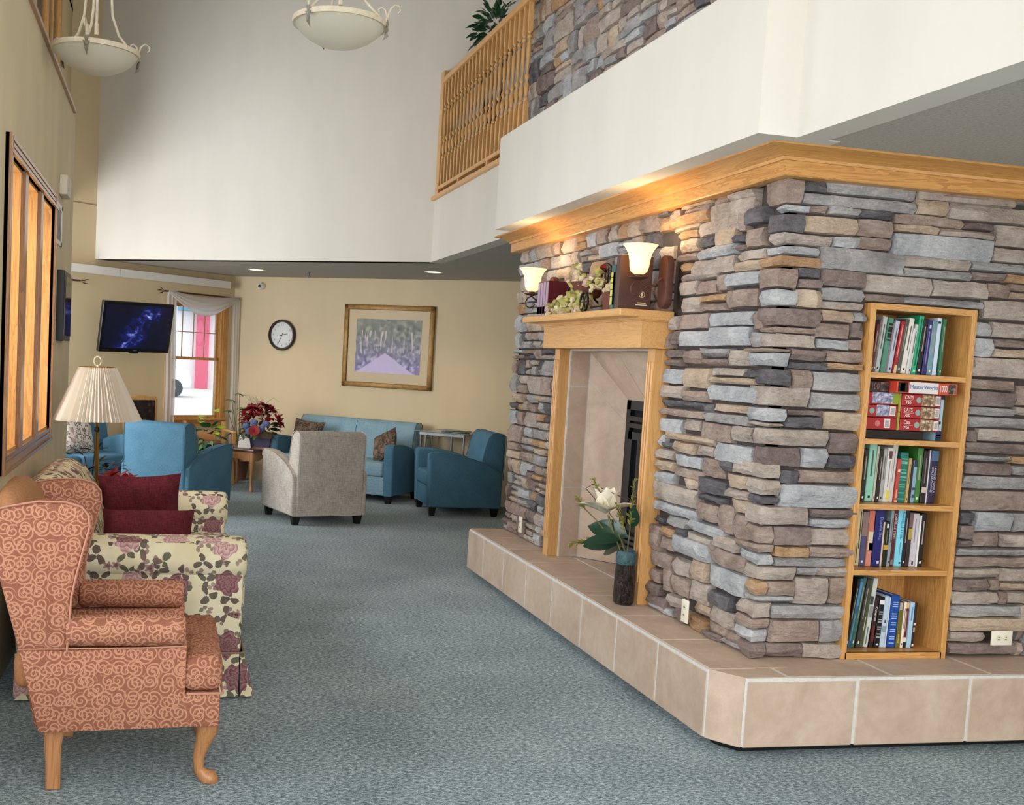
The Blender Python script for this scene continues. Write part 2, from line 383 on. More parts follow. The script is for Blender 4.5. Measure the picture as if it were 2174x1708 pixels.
PAPER = mk('paper_edges', '#d9d0bd', .8, var=.1, vs=200); INK = mk('dark_ink', '#1b1a1c', .7); INKW = mk('white_ink', '#eeeae2', .6)
STEELM = mk('brushed_steel', '#8c8f92', .35, .8)
def glass_mat(name, tint=(.97, .99, 1), ior=1.45, rough=0.0):
    m, nt, b = newmat(name); g = NT(nt); out = nt.nodes['Material Output']
    tr = g.n('ShaderNodeBsdfTransparent'); tr.inputs[0].default_value = (*tint, 1); gl = g.n('ShaderNodeBsdfGlossy'); gl.inputs['Roughness'].default_value = rough
    fr = g.n('ShaderNodeFresnel'); fr.inputs[0].default_value = ior; mx = g.n('ShaderNodeMixShader')
    g.l(fr.outputs[0], mx.inputs[0]); g.l(tr.outputs[0], mx.inputs[1]); g.l(gl.outputs[0], mx.inputs[2]); g.l(mx.outputs[0], out.inputs[0]); return m
GLASS = glass_mat('clear_glass'); PGLASS = glass_mat('low_glare_glass', (.99, .99, .99), 1.22); DGLASS = glass_mat('smoked_glass', (.25, .3, .33), 1.5)
def sheer():
    m, nt, b = newmat('sheer_white_voile'); g = NT(nt); out = nt.nodes['Material Output']
    d = g.n('ShaderNodeBsdfDiffuse'); d.inputs[0].default_value = (.86, .84, .82, 1); t = g.n('ShaderNodeBsdfTranslucent'); t.inputs[0].default_value = (.9, .88, .86, 1)
    tr = g.n('ShaderNodeBsdfTransparent'); m1 = g.n('ShaderNodeMixShader'); m1.inputs[0].default_value = .5; m2 = g.n('ShaderNodeMixShader'); m2.inputs[0].default_value = .12
    g.l(d.outputs[0], m1.inputs[1]); g.l(t.outputs[0], m1.inputs[2]); g.l(m1.outputs[0], m2.inputs[1]); g.l(tr.outputs[0], m2.inputs[2]); g.l(m2.outputs[0], out.inputs[0]); return m
SHEER = sheer()
def translucent(name, col, mixf=.45, emit=None, es=0):
    m, nt, b = newmat(name); g = NT(nt); out = nt.nodes['Material Output']
    t = g.n('ShaderNodeBsdfTranslucent'); t.inputs[0].default_value = rgba(col); b.inputs['Base Color'].default_value = rgba(col); b.inputs['Roughness'].default_value = .35
    if emit: b.inputs['Emission Color'].default_value = rgba(emit); b.inputs['Emission Strength'].default_value = es
    mx = g.n('ShaderNodeMixShader'); mx.inputs[0].default_value = mixf
    g.l(b.outputs[0], mx.inputs[1]); g.l(t.outputs[0], mx.inputs[2]); g.l(mx.outputs[0], out.inputs[0]); return m
ALAB = translucent('alabaster_glass', '#e9e8dc', .5); SHADE = translucent('pleated_ivory_fabric', '#e6dccb', .3)
SCONCEG = translucent('lit_amber_glass', '#f6e3bb', .3, '#ffd9a0', 1.3)

# ------------------------------------------------------------------ structure
def slab(name, mat, boxes, smooth=None):
    b = MB()
    for q in boxes: b.box(*q)
    return tag(b.build(name, mat), kind='structure')
slab('floor', CARPET, [(-3.2, -2.9, -.1, 6.2, 16.5, 0)])
CZ = 2.6                                                      # lower ceiling height
FA = Vector((.822, 14.337, 0)); FD = Vector((.787, -.617, 0)); FN = Vector((.617, .787, 0))     # far wall
TD = Vector((.802, .598, 0)); TN = Vector((-.598, .802, 0))                                       # corner wall with the window
S0 = Vector((-.79, 13.044, 0)); S1 = Vector((2.484, 10.43, 0))
def wallseg(b, p, d, n, s0, s1, z0, z1, th=.12):
    q = [p+d*s0, p+d*s1, p+d*s1+n*th, p+d*s0+n*th]
    b.prism([(v.x, v.y) for v in q], z0, z1, 'z'); return b
b = MB(); wallseg(b, FA, FD, FN, -.1, 6.4, 0, 2.62); tag(b.build('wall_far', FARP), kind='structure')
# corner wall with a window opening: parameter along TD measured back from the corner
WS0, WS1, WZ0, WZ1 = -1.0, -.17, .76, 2.22
b = MB(); wallseg(b, FA, TD, TN, -4.2, WS0, 0, 5.7); wallseg(b, FA, TD, TN, WS1, .1, 0, 5.7); wallseg(b, FA, TD, TN, WS0, WS1, 0, WZ0); wallseg(b, FA, TD, TN, WS0, WS1, WZ1, 5.7)
wt = tag(b.build('wall_window', TAN), kind='structure')
b = MB(); p = FA+TD*-2.45-TN*.004; wallseg(b, p, TD, TN, -.05, .5, 3.205, 3.217, .006); b.build('seam', mk('drywall_seam', '#8d7d62', .9), wt)  # drywall seam, a thin strip darker than the wall
# upper far wall above the nook (its lower edge is the soffit edge)
d = (S1-S0).normalized(); nn = Vector((-d.y, d.x, 0)); L = (S1-S0).length
b = MB(); wallseg(b, S0, d, nn, -.35, L, CZ, 5.7, .15); wallseg(b, S0, d, nn, L, L+2.6, 3.19, 5.7, .15); tag(b.build('wall_upper_far', CREAM), kind='structure')
# gallery edge, beam over the fireplace and the upper side wall
slab('wall_gallery', CREAM, [(2.484, 7.6, CZ-.001, 2.62, 10.52, 3.2)])
slab('wall_beam', CREAM, [(2.285, 4.05, CZ-.002, 2.66, 7.65, 3.25)])
slab('wall_upper_right', CREAM, [(2.46, -2.8, CZ-.003, 2.6, 4.06, 5.7)])
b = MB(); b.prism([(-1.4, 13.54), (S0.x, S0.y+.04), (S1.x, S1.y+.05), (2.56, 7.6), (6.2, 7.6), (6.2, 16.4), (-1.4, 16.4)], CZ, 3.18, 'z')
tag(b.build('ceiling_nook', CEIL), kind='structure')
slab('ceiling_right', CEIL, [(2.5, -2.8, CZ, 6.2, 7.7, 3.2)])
slab('ceiling', WHITEP, [(-1.3, -2.8, 5.7, 6.2, 16, 5.8)])
slab('ceiling_bay', WHITEP, [(-3.0, 8.3, 3.2, -1.2, 13.4, 3.3)])
slab('wall_right', TAN, [(6.1, -2.8, 0, 6.2, 11, 5.7)])
slab('wall_gallery_back', CREAM, [(4.3, 4.3, 3.2, 4.4, 14, 5.7)])
slab('floor_gallery', CARPET, [(2.49, 7.66, 3.18, 6.1, 14, 3.2)])
# rear wall with a wide unseen opening, added to let light in behind the viewer
slab('wall_rear', CREAM, [(-1.3, -2.9, 0, -1.1, -2.7, 5.7), (4.4, -2.9, 0, 6.2, -2.7, 5.7), (-1.1, -2.9, 5.0, 4.4, -2.7, 5.7), (-1.1, -2.9, 0, 4.4, -2.7, .3)])
# left wall: deep lower wall with three openings
LX = -.72
OPN = [(5.19, 5.64), (5.79, 6.32), (6.47, 7.06)]; OZ0, OZ1 = 1.075, 2.435
bx = [(-1.15, -2.8, 0, LX, .6, 3.26), (-1.15, 4.0, 0, LX, 5.19, 3.26), (-1.15, .6, 0, LX, 4.0, .5), (-1.15, .6, 2.85, LX, 4.0, 3.26), (-1.15, 7.06, 0, LX, 8.5, 3.26), (-1.15, 5.19, 0, LX, 7.06, OZ0), (-1.15, 5.19, OZ1, LX, 7.06, 3.26)]
wl = slab('wall_left', LEFTP, bx)
slab('wall_left_upper', TAN, [(-1.3, -2.8, 5.25, -1.15, 13.2, 5.7), (-1.3, -2.8, 3.2, -1.15, 2.7, 5.3), (-1.3, 6.5, 3.2, -1.15, 9.7, 5.3), (-1.3, 12.1, 3.2, -1.15, 13.2, 5.3), (-1.3, 2.7, 3.2, -1.15, 12.1, 3.34)])
slab('wall_bay', TAN, [(-3.0, 8.35, 0, -1.15, 8.45, 3.2), (-3.0, 8.4, 0, -2.9, 9.2, 3.2), (-3.0, 12.0, 0, -2.9, 13, 3.2), (-3, 9.2, 0, -2.9, 12, .6), (-3, 9.2, 2.7, -2.9, 12, 3.2)])
# oak window casing in the left wall
wr = tag(root('window_1'), kind='structure')
for i, (a, c) in enumerate(OPN):
    MB().box(-1.12, a-.005, OZ0, LX, a+.015, OZ1).build('jamb', OAK['z'], wr)
    MB().box(-1.12, c-.015, OZ0, LX, c+.005, OZ1).build('jamb', OAK['z'], wr)
    MB().box(-1.12, a, OZ0-.01, LX+.005, c, OZ0+.02).build('sill', OAK['y'], wr)
    MB().box(-1.12, a, OZ1-.02, LX, c, OZ1+.01).build('head', OAK['y'], wr)
    MB().box(-1.125, a, OZ0, -1.115, c, OZ1).build('pane', GLASS, wr)
for a, c in ((5.64, 5.79), (6.32, 6.47)):
    bb = MB().box(-1.1, a, OZ0, LX, c, OZ1).box(LX, a+.02, OZ0, LX+.018, c-.02, OZ1); bb.build('mullion_post', CASE['z'], wr)
def casing(y0, z0, y1, z1, vert):
    b = MB(); ax = 'z' if vert else 'y'
    b.box(LX, y0, z0, LX+.016, y1, z1)
    if vert: b.box(LX, y0, z0, LX+.028, y0+.025, z1); b.box(LX, y1-.018, z0, LX+.022, y1, z1)
    else:
        for k in (0, .45, .8): zz = z0+(z1-z0)*k; b.box(LX, y0, zz, LX+.03-.008*(k > .3), y1, zz+(z1-z0)*.22)
    return b.build('casing', CASE[ax], wr)
casing(5.09, 1.0, 5.185, 2.51, True); casing(7.06, 1.0, 7.15, 2.51, True); casing(5.11, 1.0, 7.15, 1.08, False); casing(5.11, 2.43, 7.15, 2.51, False)
wr = tag(root('window_4'), kind='structure')
MB().box(-1.0, .6, .5, -.985, 4.0, 2.85).build('pane', GLASS, wr)
for y in (.6, 1.7, 2.85, 3.95): MB().box(-1.03, y, .5, -.95, y+.05, 2.85).build('mullion_post', OAK['z'], wr)
for z in (.5, 2.8): MB().box(-1.03, .6, z, -.95, 4.0, z+.05).build('rail', OAK['y'], wr)
# ledge below the clerestory and the clerestory window
b = MB().box(-1.15, 3.9, 3.26, LX+.02, 8.32, 3.285); tag(b.build('trim_1', CASE['y']), kind='structure')
wr = tag(root('window_2'), kind='structure')
for y in (2.7, 4.55, 6.43, 9.7, 10.9, 12.03): MB().box(-1.25, y, 3.34, -1.19, y+.07, 5.25).build('mullion_post', OAK['z'], wr)
for y in (11.5, 5.5, 3.6): MB().box(-1.23, y, 3.34, -1.21, y+.03, 5.25).build('muntin', OAK['z'], wr)
MB().box(-1.225, 2.7, 3.36, -1.22, 6.5, 5.25).build('pane', GLASS, wr); MB().box(-1.225, 9.7, 3.36, -1.22, 12.1, 5.25).build('pane', GLASS, wr); MB().box(-1.28, 2.7, 3.34, -1.13, 6.5, 3.38).build('sill', OAK['y'], wr); MB().box(-1.28, 9.7, 3.34, -1.13, 12.1, 3.38).build('sill', OAK['y'], wr)

# ------------------------------------------------------------------ stone fireplace block
SX, SY, SYF = 2.60, 4.325, 8.05                     # stone face planes
MX, MY = SX+.045, SY+.045                            # mortar planes behind the stones
b = MB()
b.box(MX, MY, .3555, MX+.04, 5.42, CZ).box(MX, 7.02, .3555, MX+.04, SYF-.03, CZ).box(MX, 5.42, 1.75, MX+.04, 7.02, CZ)
b.box(MX, MY, .3555, 3.06, MY+.04, CZ).box(3.61, MY, .3555, 4.9, MY+.04, CZ).box(3.06, MY, 1.985, 3.61, MY+.04, CZ)
b.box(MX, SYF-.07, .3555, 4.9, SYF-.03, CZ)
tag(b.build('wall_fireplace', MORTAR), kind='structure'); WF = bpy.data.objects['wall_fireplace']
def wrap(u, v, d):
    """u<0 runs back along the hearth face, u>0 runs right along the front face; d stands proud of the stone plane"""
    if abs(u) < 1e-6: return (SX-d, SY-d, v)
    if u < 0: return (SX-d, SY-u, v)
    return (SX+u, SY-d, v)
def make_stone(P, u0, u1, v0, v1, mat, parent, rough=.022, base=0.0, name='stone', corner=False):
    g = .004; u0 += g; u1 -= g; v0 += g; v1 -= g
    w, h = u1-u0, v1-v0
    if w < .012 or h < .012: return
    nu = 3 if w < .12 else (4 if w < .3 else 5); nv = 3 if h < .09 else 4
    us = [u0+w*i/(nu-1) for i in range(nu)]
    if u0 < 0 < u1:                                   # quoin: make a column fall on the arris
        k = min(range(1, nu-1), key=lambda i: abs(us[i])); us[k] = 0.0
    vs = [v0+h*j/(nv-1) for j in range(nv)]
    d0 = base+R(-.008, .014); sl = R(-.008, .008); sv = R(-.006, .008)
    verts = []; faces = []
    for j, v in enumerate(vs):
        for i, u in enumerate(us):
            ed = (i in (0, nu-1)) or (j in (0, nv-1)); cn = (i in (0, nu-1)) and (j in (0, nv-1))
            a, c = i/(nu-1)-.5, j/(nv-1)-.5
            d = d0+sl*a*2+sv*c*2+R(-1, 1)*rough*.45-(rough*.55 if ed else 0)-(rough*.4 if cn else 0)
            uu = u; vv = v
            if i not in (0, nu-1) and u != 0: uu += R(-.2, .2)*w/(nu-1)
            if j not in (0, nv-1): vv += R(-.22, .22)*h/(nv-1)
            if i in (0, nu-1): uu += (1 if i == 0 else -1)*R(0, .006)
            if j in (0, nv-1): vv += (1 if j == 0 else -1)*R(0, .006)
            verts.append(P(uu, vv, d))
    nb = len(verts)
    bd = [(i, 0) for i in range(nu)]+[(nu-1, j) for j in range(1, nv)]+[(i, nv-1) for i in range(nu-2, -1, -1)]+[(0, j) for j in range(nv-2, 0, -1)]
    for i, j in bd: verts.append(P(us[i], vs[j], -.05))
    for j in range(nv-1):
        for i in range(nu-1):
            q = (j*nu+i, j*nu+i+1, (j+1)*nu+i+1, (j+1)*nu+i)
            faces.append(q)
    m = len(bd)
    for k in range(m):
        a = bd[k]; c = bd[(k+1) % m]; faces.append((a[1]*nu+a[0], nb+k, nb+(k+1) % m, c[1]*nu+c[0]))
    me = bpy.data.meshes.new(name); me.from_pydata(verts, [], faces); me.update()
    me.shade_smooth(); me.set_sharp_from_angle(angle=D(28)); me.materials.append(mat)
    o = bpy.data.objects.new(name, me); COL.objects.link(o); o.parent = parent; return o
def pick(): return random.choices(range(8), STW)[0]
def fill(P, parent, u0, u1, v0, v1, hb=(.085, .17), wb=(.13, .42), avoid0=False):
    """irregular ledgestone coursing of a rectangle"""
    v = v0
    while v < v1-.01:
        h = R(*hb)
        if v1-(v+h) < .06: h = v1-v
        u = u0
        while u < u1-.01:
            w = R(*wb)
            if avoid0 and u < 0 < u+w+.09 and (u+w) < .09: w = R(.12, .24)-u
            elif avoid0 and -.09 < u+w < .0: w = -.13-u if -.13-u > .08 else R(.12, .2)-u
            if u1-(u+w) < .09: w = u1-u
            k = random.random()
            if h < .1: pat = [1] if k < .75 else [.5, .5]
            elif k < .3: pat = [1]
            elif k < .52: pat = [.42, .58]
            elif k < .72: pat = [.62, .38]
            elif k < .86: pat = [.34, .33, .33] if h > .13 else [.5, .5]
            else: pat = [.5, .5]
            vv = v
            for q in pat:
                hh = h*q
                if w > .24 and random.random() < .35 and not (u < 0 < u+w):
                    c = u+w*R(.35, .65); segs = [(u, c), (c, u+w)]
                else: segs = [(u, u+w)]
                for s0, s1 in segs: make_stone(P, s0, s1, vv, vv+hh, ST[pick()], parent)
                vv += hh
            u += w
        v += h
HT = .355                                             # hearth top
YL, YR = 7.03, 5.415                                  # outer edges of the surround
uA = lambda y: SY-y
# surveyed stones (millimetres along the wall from the corner, height, tone); the rest is random coursing
SURV = ('-174 85 2385 2491 2;-106 121 2351 2379 5;-115 101 2261 2343 4;-113 251 2210 2261 1;-150 193 2165 2203 5;-404 208 2113 2159 6;-177 89 2018 2107 2;'
      '-164 92 1940 2012 5;-156 214 1853 1934 7;-141 197 1822 1850 2;-134 204 1760 1822 1;-232 81 1736 1755 3;-226 84 1674 1736 5;-130 98 1592 1663 4;'
      '-206 199 1498 1588 1;-193 88 1427 1491 5;-186 85 1402 1425 1;-97 310 1325 1402 1;-124 182 1230 1319 7;-254 81 1174 1241 1;-135 87 1098 1171 1;'
      '-150 83 1056 1096 4;-140 249 967 1054 1;-119 69 883 962 2;-199 84 839 881 2;-191 84 783 836 5;-116 202 715 781 1;-106 63 649 713 6;-99 204 616 646 5;'
      '-156 95 546 614 1;-147 92 492 543 2;-138 92 431 490 5;-102 85 345 429 7;83 199 2444 2501 4;201 656 2446 2500 0;90 652 2388 2440 0;660 1166 2454 2510 1;'
      '654 822 2390 2460 3;825 1303 2383 2460 1;1167 1368 2481 2526 0;121 209 2354 2386 2;216 368 2353 2390 0;369 536 2351 2389 4;549 904 2338 2388 2;'
      '907 1075 2344 2380 7;552 770 2304 2342 3;779 1072 2303 2342 1;102 370 2267 2345 3;372 542 2270 2348 2;554 1065 2199 2302 5;1077 1388 2282 2378 1;'
      '1069 1399 2209 2275 1;256 378 2212 2262 5;378 549 2215 2269 2;198 618 2111 2213 0;618 973 2156 2214 1;624 972 2111 2153 0;977 1405 2163 2208 0;'
      '974 1154 2118 2160 7;1156 1412 2118 2160 6;92 209 2069 2116 4;96 214 2023 2067 7;212 433 2040 2116 7;436 776 2027 2112 1;778 1061 2033 2110 1;'
      '1065 1193 2046 2113 2;1193 1417 2082 2116 2;1193 1421 2046 2079 3;96 217 1939 2020 3;215 430 1979 2037 0;216 435 1941 1977 1;436 639 1985 2021 7;'
      '640 1057 1989 2024 0;1062 1429 1947 2038 1;217 380 1886 1939 3;380 440 1893 1937 0;204 379 1812 1882 2;379 446 1819 1890 7;213 375 1762 1809 5;'
      '375 446 1765 1815 2;1018 1117 1866 1932 5;1118 1440 1866 1939 1;1017 1120 1771 1859 5;1122 1447 1820 1862 7;1123 1453 1776 1816 3;'
      '1027 1461 1691 1771 1;89 260 1704 1758 7;261 458 1709 1761 2;93 265 1667 1701 4;265 449 1673 1706 6;104 211 1568 1668 2;214 461 1577 1664 0;'
      '203 460 1495 1571 0;91 262 1462 1489 7;89 266 1406 1459 4;268 464 1402 1489 3;315 455 1299 1397 7;184 314 1227 1320 5;318 463 1230 1294 4;'
      '85 171 1153 1219 4;176 475 1161 1221 2;91 469 1049 1155 5;255 482 1004 1047 7;257 476 959 1002 5;72 262 878 963 7;265 475 878 956 1;90 259 823 873 6;'
      '261 475 825 874 2;90 467 782 821 0;204 306 739 779 0;308 479 735 781 1;66 201 645 712 2;205 372 607 732 1;375 486 610 732 2;99 470 539 604 0;'
      '97 346 432 536 2;348 482 432 536 0;87 272 342 429 7;274 469 342 425 1;1015 1407 1680 1774 1;1017 1262 1621 1671 2;1021 1269 1546 1618 7;'
      '1273 1422 1555 1654 2;1022 1276 1501 1543 0;1278 1431 1510 1552 1;1023 1437 1447 1499 0;1025 1095 1375 1436 7;1098 1444 1383 1444 1;'
      '1027 1452 1324 1378 7;1026 1276 1289 1318 0;1282 1458 1280 1320 6;1030 1286 1227 1285 7;1290 1464 1229 1276 0;1027 1471 1159 1223 0;'
      '1030 1481 1056 1155 2;1032 1111 992 1047 4;1115 1326 959 1052 5;1330 1494 959 1049 0;1034 1110 921 988 7;1118 1274 884 955 2;1276 1504 887 952 1;'
      '1037 1116 882 918 7;1034 1511 844 880 0;1027 1517 790 840 2;1027 1287 736 784 1;1290 1524 719 783 1;1031 1226 675 733 7;1229 1288 676 734 2;'
      '1291 1531 675 715 3;1026 1285 612 672 1;1287 1337 613 673 2;1339 1538 614 670 1;1029 1407 550 607 0;1410 1546 533 610 1;1031 1404 483 546 3;'
      '1411 1557 431 529 7;1036 1228 429 480 1;1039 1408 372 425 7;1411 1568 343 426 2;1037 1408 334 369 1')
SURA = ('-1002 -681 2476 2516 3;-1147 -1011 2428 2487 2;-1279 -1152 2468 2497 4;-1011 -702 2442 2482 2;-678 -524 2455 2500 2;-523 -273 2450 2490 1;'
      '-695 -276 2377 2456 1;-1141 -695 2392 2446 6;-1286 -1135 2387 2469 6;-1120 -798 2367 2398 3;-1007 -805 2319 2361 6;-807 -406 2313 2384 1;'
      '-405 -334 2299 2384 2;-343 -167 2319 2397 4;-997 -810 2249 2316 3;-790 -635 2258 2313 4;-636 -434 2251 2330 3;-431 -341 2249 2292 4;'
      '-334 -175 2216 2305 2;-787 -412 2197 2254 5;-412 -334 2212 2242 2;-381 -163 2158 2206 1;-1003 -787 2201 2242 2;-833 -603 2129 2198 1;'
      '-980 -835 2149 2196 6;-602 -413 2115 2200 1;-410 -178 2109 2157 3;-971 -583 2101 2140 1;-475 -180 2045 2109 5;-575 -473 2029 2111 2;'
      '-788 -586 2024 2093 2;-992 -789 2028 2102 1;-724 -463 1982 2020 6;-461 -189 1943 2031 2;-949 -734 1939 2019 1;-724 -462 1934 1976 2;'
      '-626 -220 1860 1928 5;-979 -626 1852 1932 2;-1101 -979 1850 1926 1;-201 -118 1834 1928 2;-613 -219 1765 1857 5;-935 -652 1763 1846 5;'
      '-1027 -936 1774 1849 7;-1158 -1025 1753 1844 2;-211 -126 1758 1829 0;-1107 -893 1705 1750 7;-890 -685 1673 1746 2;-682 -397 1711 1756 0;'
      '-393 -203 1670 1746 1;-681 -390 1667 1705 2;-1119 -860 1568 1650 5;-1115 -885 1661 1698 7;-859 -581 1553 1658 3;-580 -257 1622 1662 1;'
      '-251 -125 1619 1660 4;-580 -131 1584 1618 3;-597 -122 1501 1579 5;-1105 -846 1493 1561 1;-844 -596 1484 1543 2;-1108 -642 1446 1486 4;'
      '-632 -527 1432 1482 4;-520 -183 1449 1489 3;-1110 -590 1399 1441 2;-581 -175 1395 1443 0;-1120 -856 1309 1385 5;-849 -644 1335 1396 1;'
      '-638 -335 1304 1391 2;-329 -136 1321 1395 1;-1028 -476 1274 1317 3;-1105 -1032 1224 1297 5;-1019 -898 1224 1260 4;-898 -670 1216 1274 3;'
      '-665 -468 1221 1275 1;-462 -136 1215 1304 5;-1105 -900 1166 1220 1;-888 -588 1148 1210 5;-1095 -890 1105 1159 3;-581 -373 1125 1220 2;'
      '-373 -272 1167 1223 4;-268 -97 1175 1221 1;-1127 -889 1036 1097 5;-887 -587 1093 1141 2;-744 -588 1042 1096 3;-585 -335 1048 1122 4;'
      '-343 -140 1104 1167 3;-1115 -604 948 1045 1;-590 -350 1004 1041 4;-350 -138 1055 1099 1;-1101 -608 885 940 5;-605 -405 907 994 2;-401 -249 878 1014 2;'
      '-257 -130 994 1057 3;-1088 -952 817 855 4;-945 -710 829 882 0;-702 -326 842 892 5;-242 -131 872 989 2;-1115 -977 665 806 2;-975 -814 764 813 6;'
      '-803 -694 788 836 4;-683 -416 775 830 1;-412 -193 803 867 1;-1108 -828 586 671 2;-818 -442 701 799 5;-965 -814 696 758 2;-819 -628 590 676 1;'
      '-622 -461 605 706 3;-460 -120 716 800 2;-1114 -954 497 565 2;-944 -813 476 595 2;-804 -604 496 586 2;-453 -105 608 711 5;-596 -419 497 605 1;'
      '-411 -213 521 593 4;-1113 -942 433 492 7;-1114 -851 373 436 7;-848 -682 414 475 1;-1113 -775 323 392 5;-763 -608 365 427 7;-554 -411 442 500 3;'
      '-623 -412 333 427 6;-404 -188 435 518 1;-409 -108 378 439 2;-440 -272 325 394 7;-265 -100 328 395 0;-754 -619 316 358 4')
for q in SURV.split(';')+SURA.split(';'):
    u0, u1, v0, v1, t = map(int, q.split())
    u0, u1, v0, v1 = u0/1000-.004, u1/1000+.004, max(HT, v0/1000-.003), min(2.5, v1/1000+.003)
    if u1 > 1.36: u1 = 1.452
    if -.03 < u1 < 0: u1 = -.03
    make_stone(wrap, u0, u1, v0, v1, ST[t], WF, base=.006)
WM = tag(MB().box(MX+.005, 7.0, .3555, MX+.03, SYF-.04, CZ-.1).box(MX+.005, 5.45, 1.76, MX+.03, SYF-.04, CZ-.1).build('wall_fireplace_side', MORTAR), kind='structure')
fill(wrap, WM, uA(SYF), uA(6.96), HT, 1.755, (.08, .15), (.11, .33))
fill(wrap, WM, uA(SYF), uA(5.43), 1.755, 2.31, (.08, .16), (.12, .36))
fill(wrap, WM, uA(SYF), uA(5.61), 2.31, 2.50, (.08, .16), (.12, .36))
fill(wrap, WM, 1.455, 2.3, HT, 2.50)
# upper stone chimney breast above the beam
b = MB().box(MX, 4.1, 3.2, MX+.05, 8.13, 5.7); WU = tag(b.build('wall_chimney', MORTAR), kind='structure')
wrapU = lambda u, v, d: (SX-d, 8.16-u, v)
fill(wrapU, WU, 0, 3.75, 3.26, 4.62, (.1, .2), (.14, .4))

# crown moulding: frieze board and cove, mitred round the corner
def mould(name, prof, mat_a, mat_b, parent):
    def run(pts): return pts
    n = len(prof)
    A0 = [(SX-d, SYF+.02 if d < .06 else SYF+.02, z) for d, z in prof]; C = [(SX-d, SY-d, z) for d, z in prof]; B1 = [(5.0, SY-d, z) for d, z in prof]
    fs = [(i, i+1, n+i+1, n+i) for i in range(n-1)]
    fsA = fs+[tuple(range(n))]
    MB().add(A0+C, fsA).build(name, mat_a, parent, 25)
    MB().add(C+B1, fs).build(name, mat_b, parent, 25)
tr = tag(root('trim_2'), kind='structure')
mould('frieze_board', [(-.02, 2.49), (.05, 2.49), (.055, 2.495), (.055, 2.575), (-.02, 2.575)], OAK['y'], OAK['x'], tr)
mould('crown_moulding', [(.05, 2.553), (.068, 2.553), (.072, 2.566), (.085, 2.568), (.1, 2.577), (.13, 2.586), (.165, 2.59), (.19, 2.592), (.195, 2.6), (.05, 2.602)], OAK['y'], OAK['x'], tr)

# hearth: tiled bench
HX, HY = 2.325, 4.05
he = root('raised_hearth', (0, 0, 0), label='raised tan tile hearth bench wrapping the stone fireplace', cat='hearth')
core = [(HX+.003, 8.0), (HX+.003, 4.192), (2.432, HY+.003), (4.9, HY+.003), (4.9, 4.45), (2.72, 4.45), (2.72, 8.0)]
MB().prism(core, .055, HT-.003, 'z').build('grout_bed', GROUT, he)
kick = [(HX+.09, 7.95), (HX+.09, 4.24), (2.48, HY+.1), (4.9, HY+.1), (4.9, 4.4), (2.7, 4.4), (2.7, 7.95)]
MB().prism(kick, 0, .056, 'z').build('toe_kick', BLACKM, he)  # recessed base, its black puts the shadow gap under the tiles into the colour
J = .0065
ys = [4.19+.487*k for k in range(8)]+[8.02]
for a, c in zip(ys[:-1], ys[1:]):
    MB().rbox(HX+R(-.001, .001), a+J, .05, HX+.02, c-J, HT-.016, .004, 1).build('tile', TILE, he)
    MB().rbox(HX+.012, a+J, HT-.02, 2.72, c-J, HT+R(-.001, .001), .004, 1).build('tile', TILE, he)
xs = [2.43, 2.965, 3.534, 4.10, 4.5, 4.9]
for a, c in zip(xs[:-1], xs[1:]):
    MB().rbox(a+J, HY+R(-.001, .001), .05, c-J, HY+.02, HT-.016, .004, 1).build('tile', TILE, he)
xt = [2.63, 3.14, 3.65, 4.16, 4.55, 4.9]
for a, c in zip(xt[:-1], xt[1:]):
    MB().rbox(a+J, HY+.012, HT-.02, c-J, 4.45, HT, .004, 1).build('tile', TILE, he)
# corner pieces
d = Vector((2.43-HX, HY-4.19, 0)); dn = Vector((d.y, -d.x, 0)).normalized(); dn = -dn if dn.x > 0 else dn
p0 = Vector((HX, 4.19, 0))+d.normalized()*J; p1 = Vector((2.43, HY, 0))-d.normalized()*J
MB().prism([(p0.x, p0.y), (p1.x, p1.y), (p1.x-dn.x*.02, p1.y-dn.y*.02), (p0.x-dn.x*.02, p0.y-dn.y*.02)], .05, HT-.012, 'z', .003, 1).build('tile', TILE, he)
MB().prism([(HX+.004, 4.185), (2.425, HY+.006), (2.625, HY+.006), (2.625, 4.33), (2.55, 4.185)], HT-.02, HT, 'z', .003, 1).build('tile', TILE, he)

# fireplace surround: recess, tiles, insert, oak posts, mantel
fp = root('fireplace', (0, 0, 0), label='gas fireplace with black insert in an oak framed tiled recess', cat='fireplace')
XI = 2.95                                             # plane of the insert
yl, yr, zt = 6.85, 5.51, 1.745
il, ir, it, ib = 6.605, 5.74, 1.44, HT
def quadplate(b, pts, n, th):
    n = Vector(n).normalized()*th
    P = [Vector(p) for p in pts]; b.add([tuple(p) for p in P]+[tuple(p+n) for p in P], [(0, 1, 2, 3), (7, 6, 5, 4), (0, 4, 5, 1), (1, 5, 6, 2), (2, 6, 7, 3), (3, 7, 4, 0)]); return b
g = MB()
# grout shell
quadplate(g, [(2.62, yl, ib), (2.76, yl, ib), (2.76, yl, zt), (2.62, yl, zt)], (0, 1, 0), .03)
quadplate(g, [(2.76, yl, ib), (XI, il, ib), (XI, il, it), (2.76, yl, zt)], (0, 1, 0), .03)
quadplate(g, [(2.62, yr, ib), (2.76, yr, ib), (2.76, yr, zt), (2.62, yr, zt)], (0, -1, 0), .03)
quadplate(g, [(2.76, yr, ib), (XI, ir, ib), (XI, ir, it), (2.76, yr, zt)], (0, -1, 0), .03)
quadplate(g, [(2.76, yl, zt), (2.76, yr, zt), (XI, ir, it), (XI, il, it)], (0, 0, 1), .03)
quadplate(g, [(2.62, yl, zt), (2.62, yr, zt), (2.76, yr, zt), (2.76, yl, zt)], (0, 0, 1), .03)
g.box(2.722, yr, .3, XI+.05, yl, HT-.006)
g.build('grout_shell', GROUT, fp)
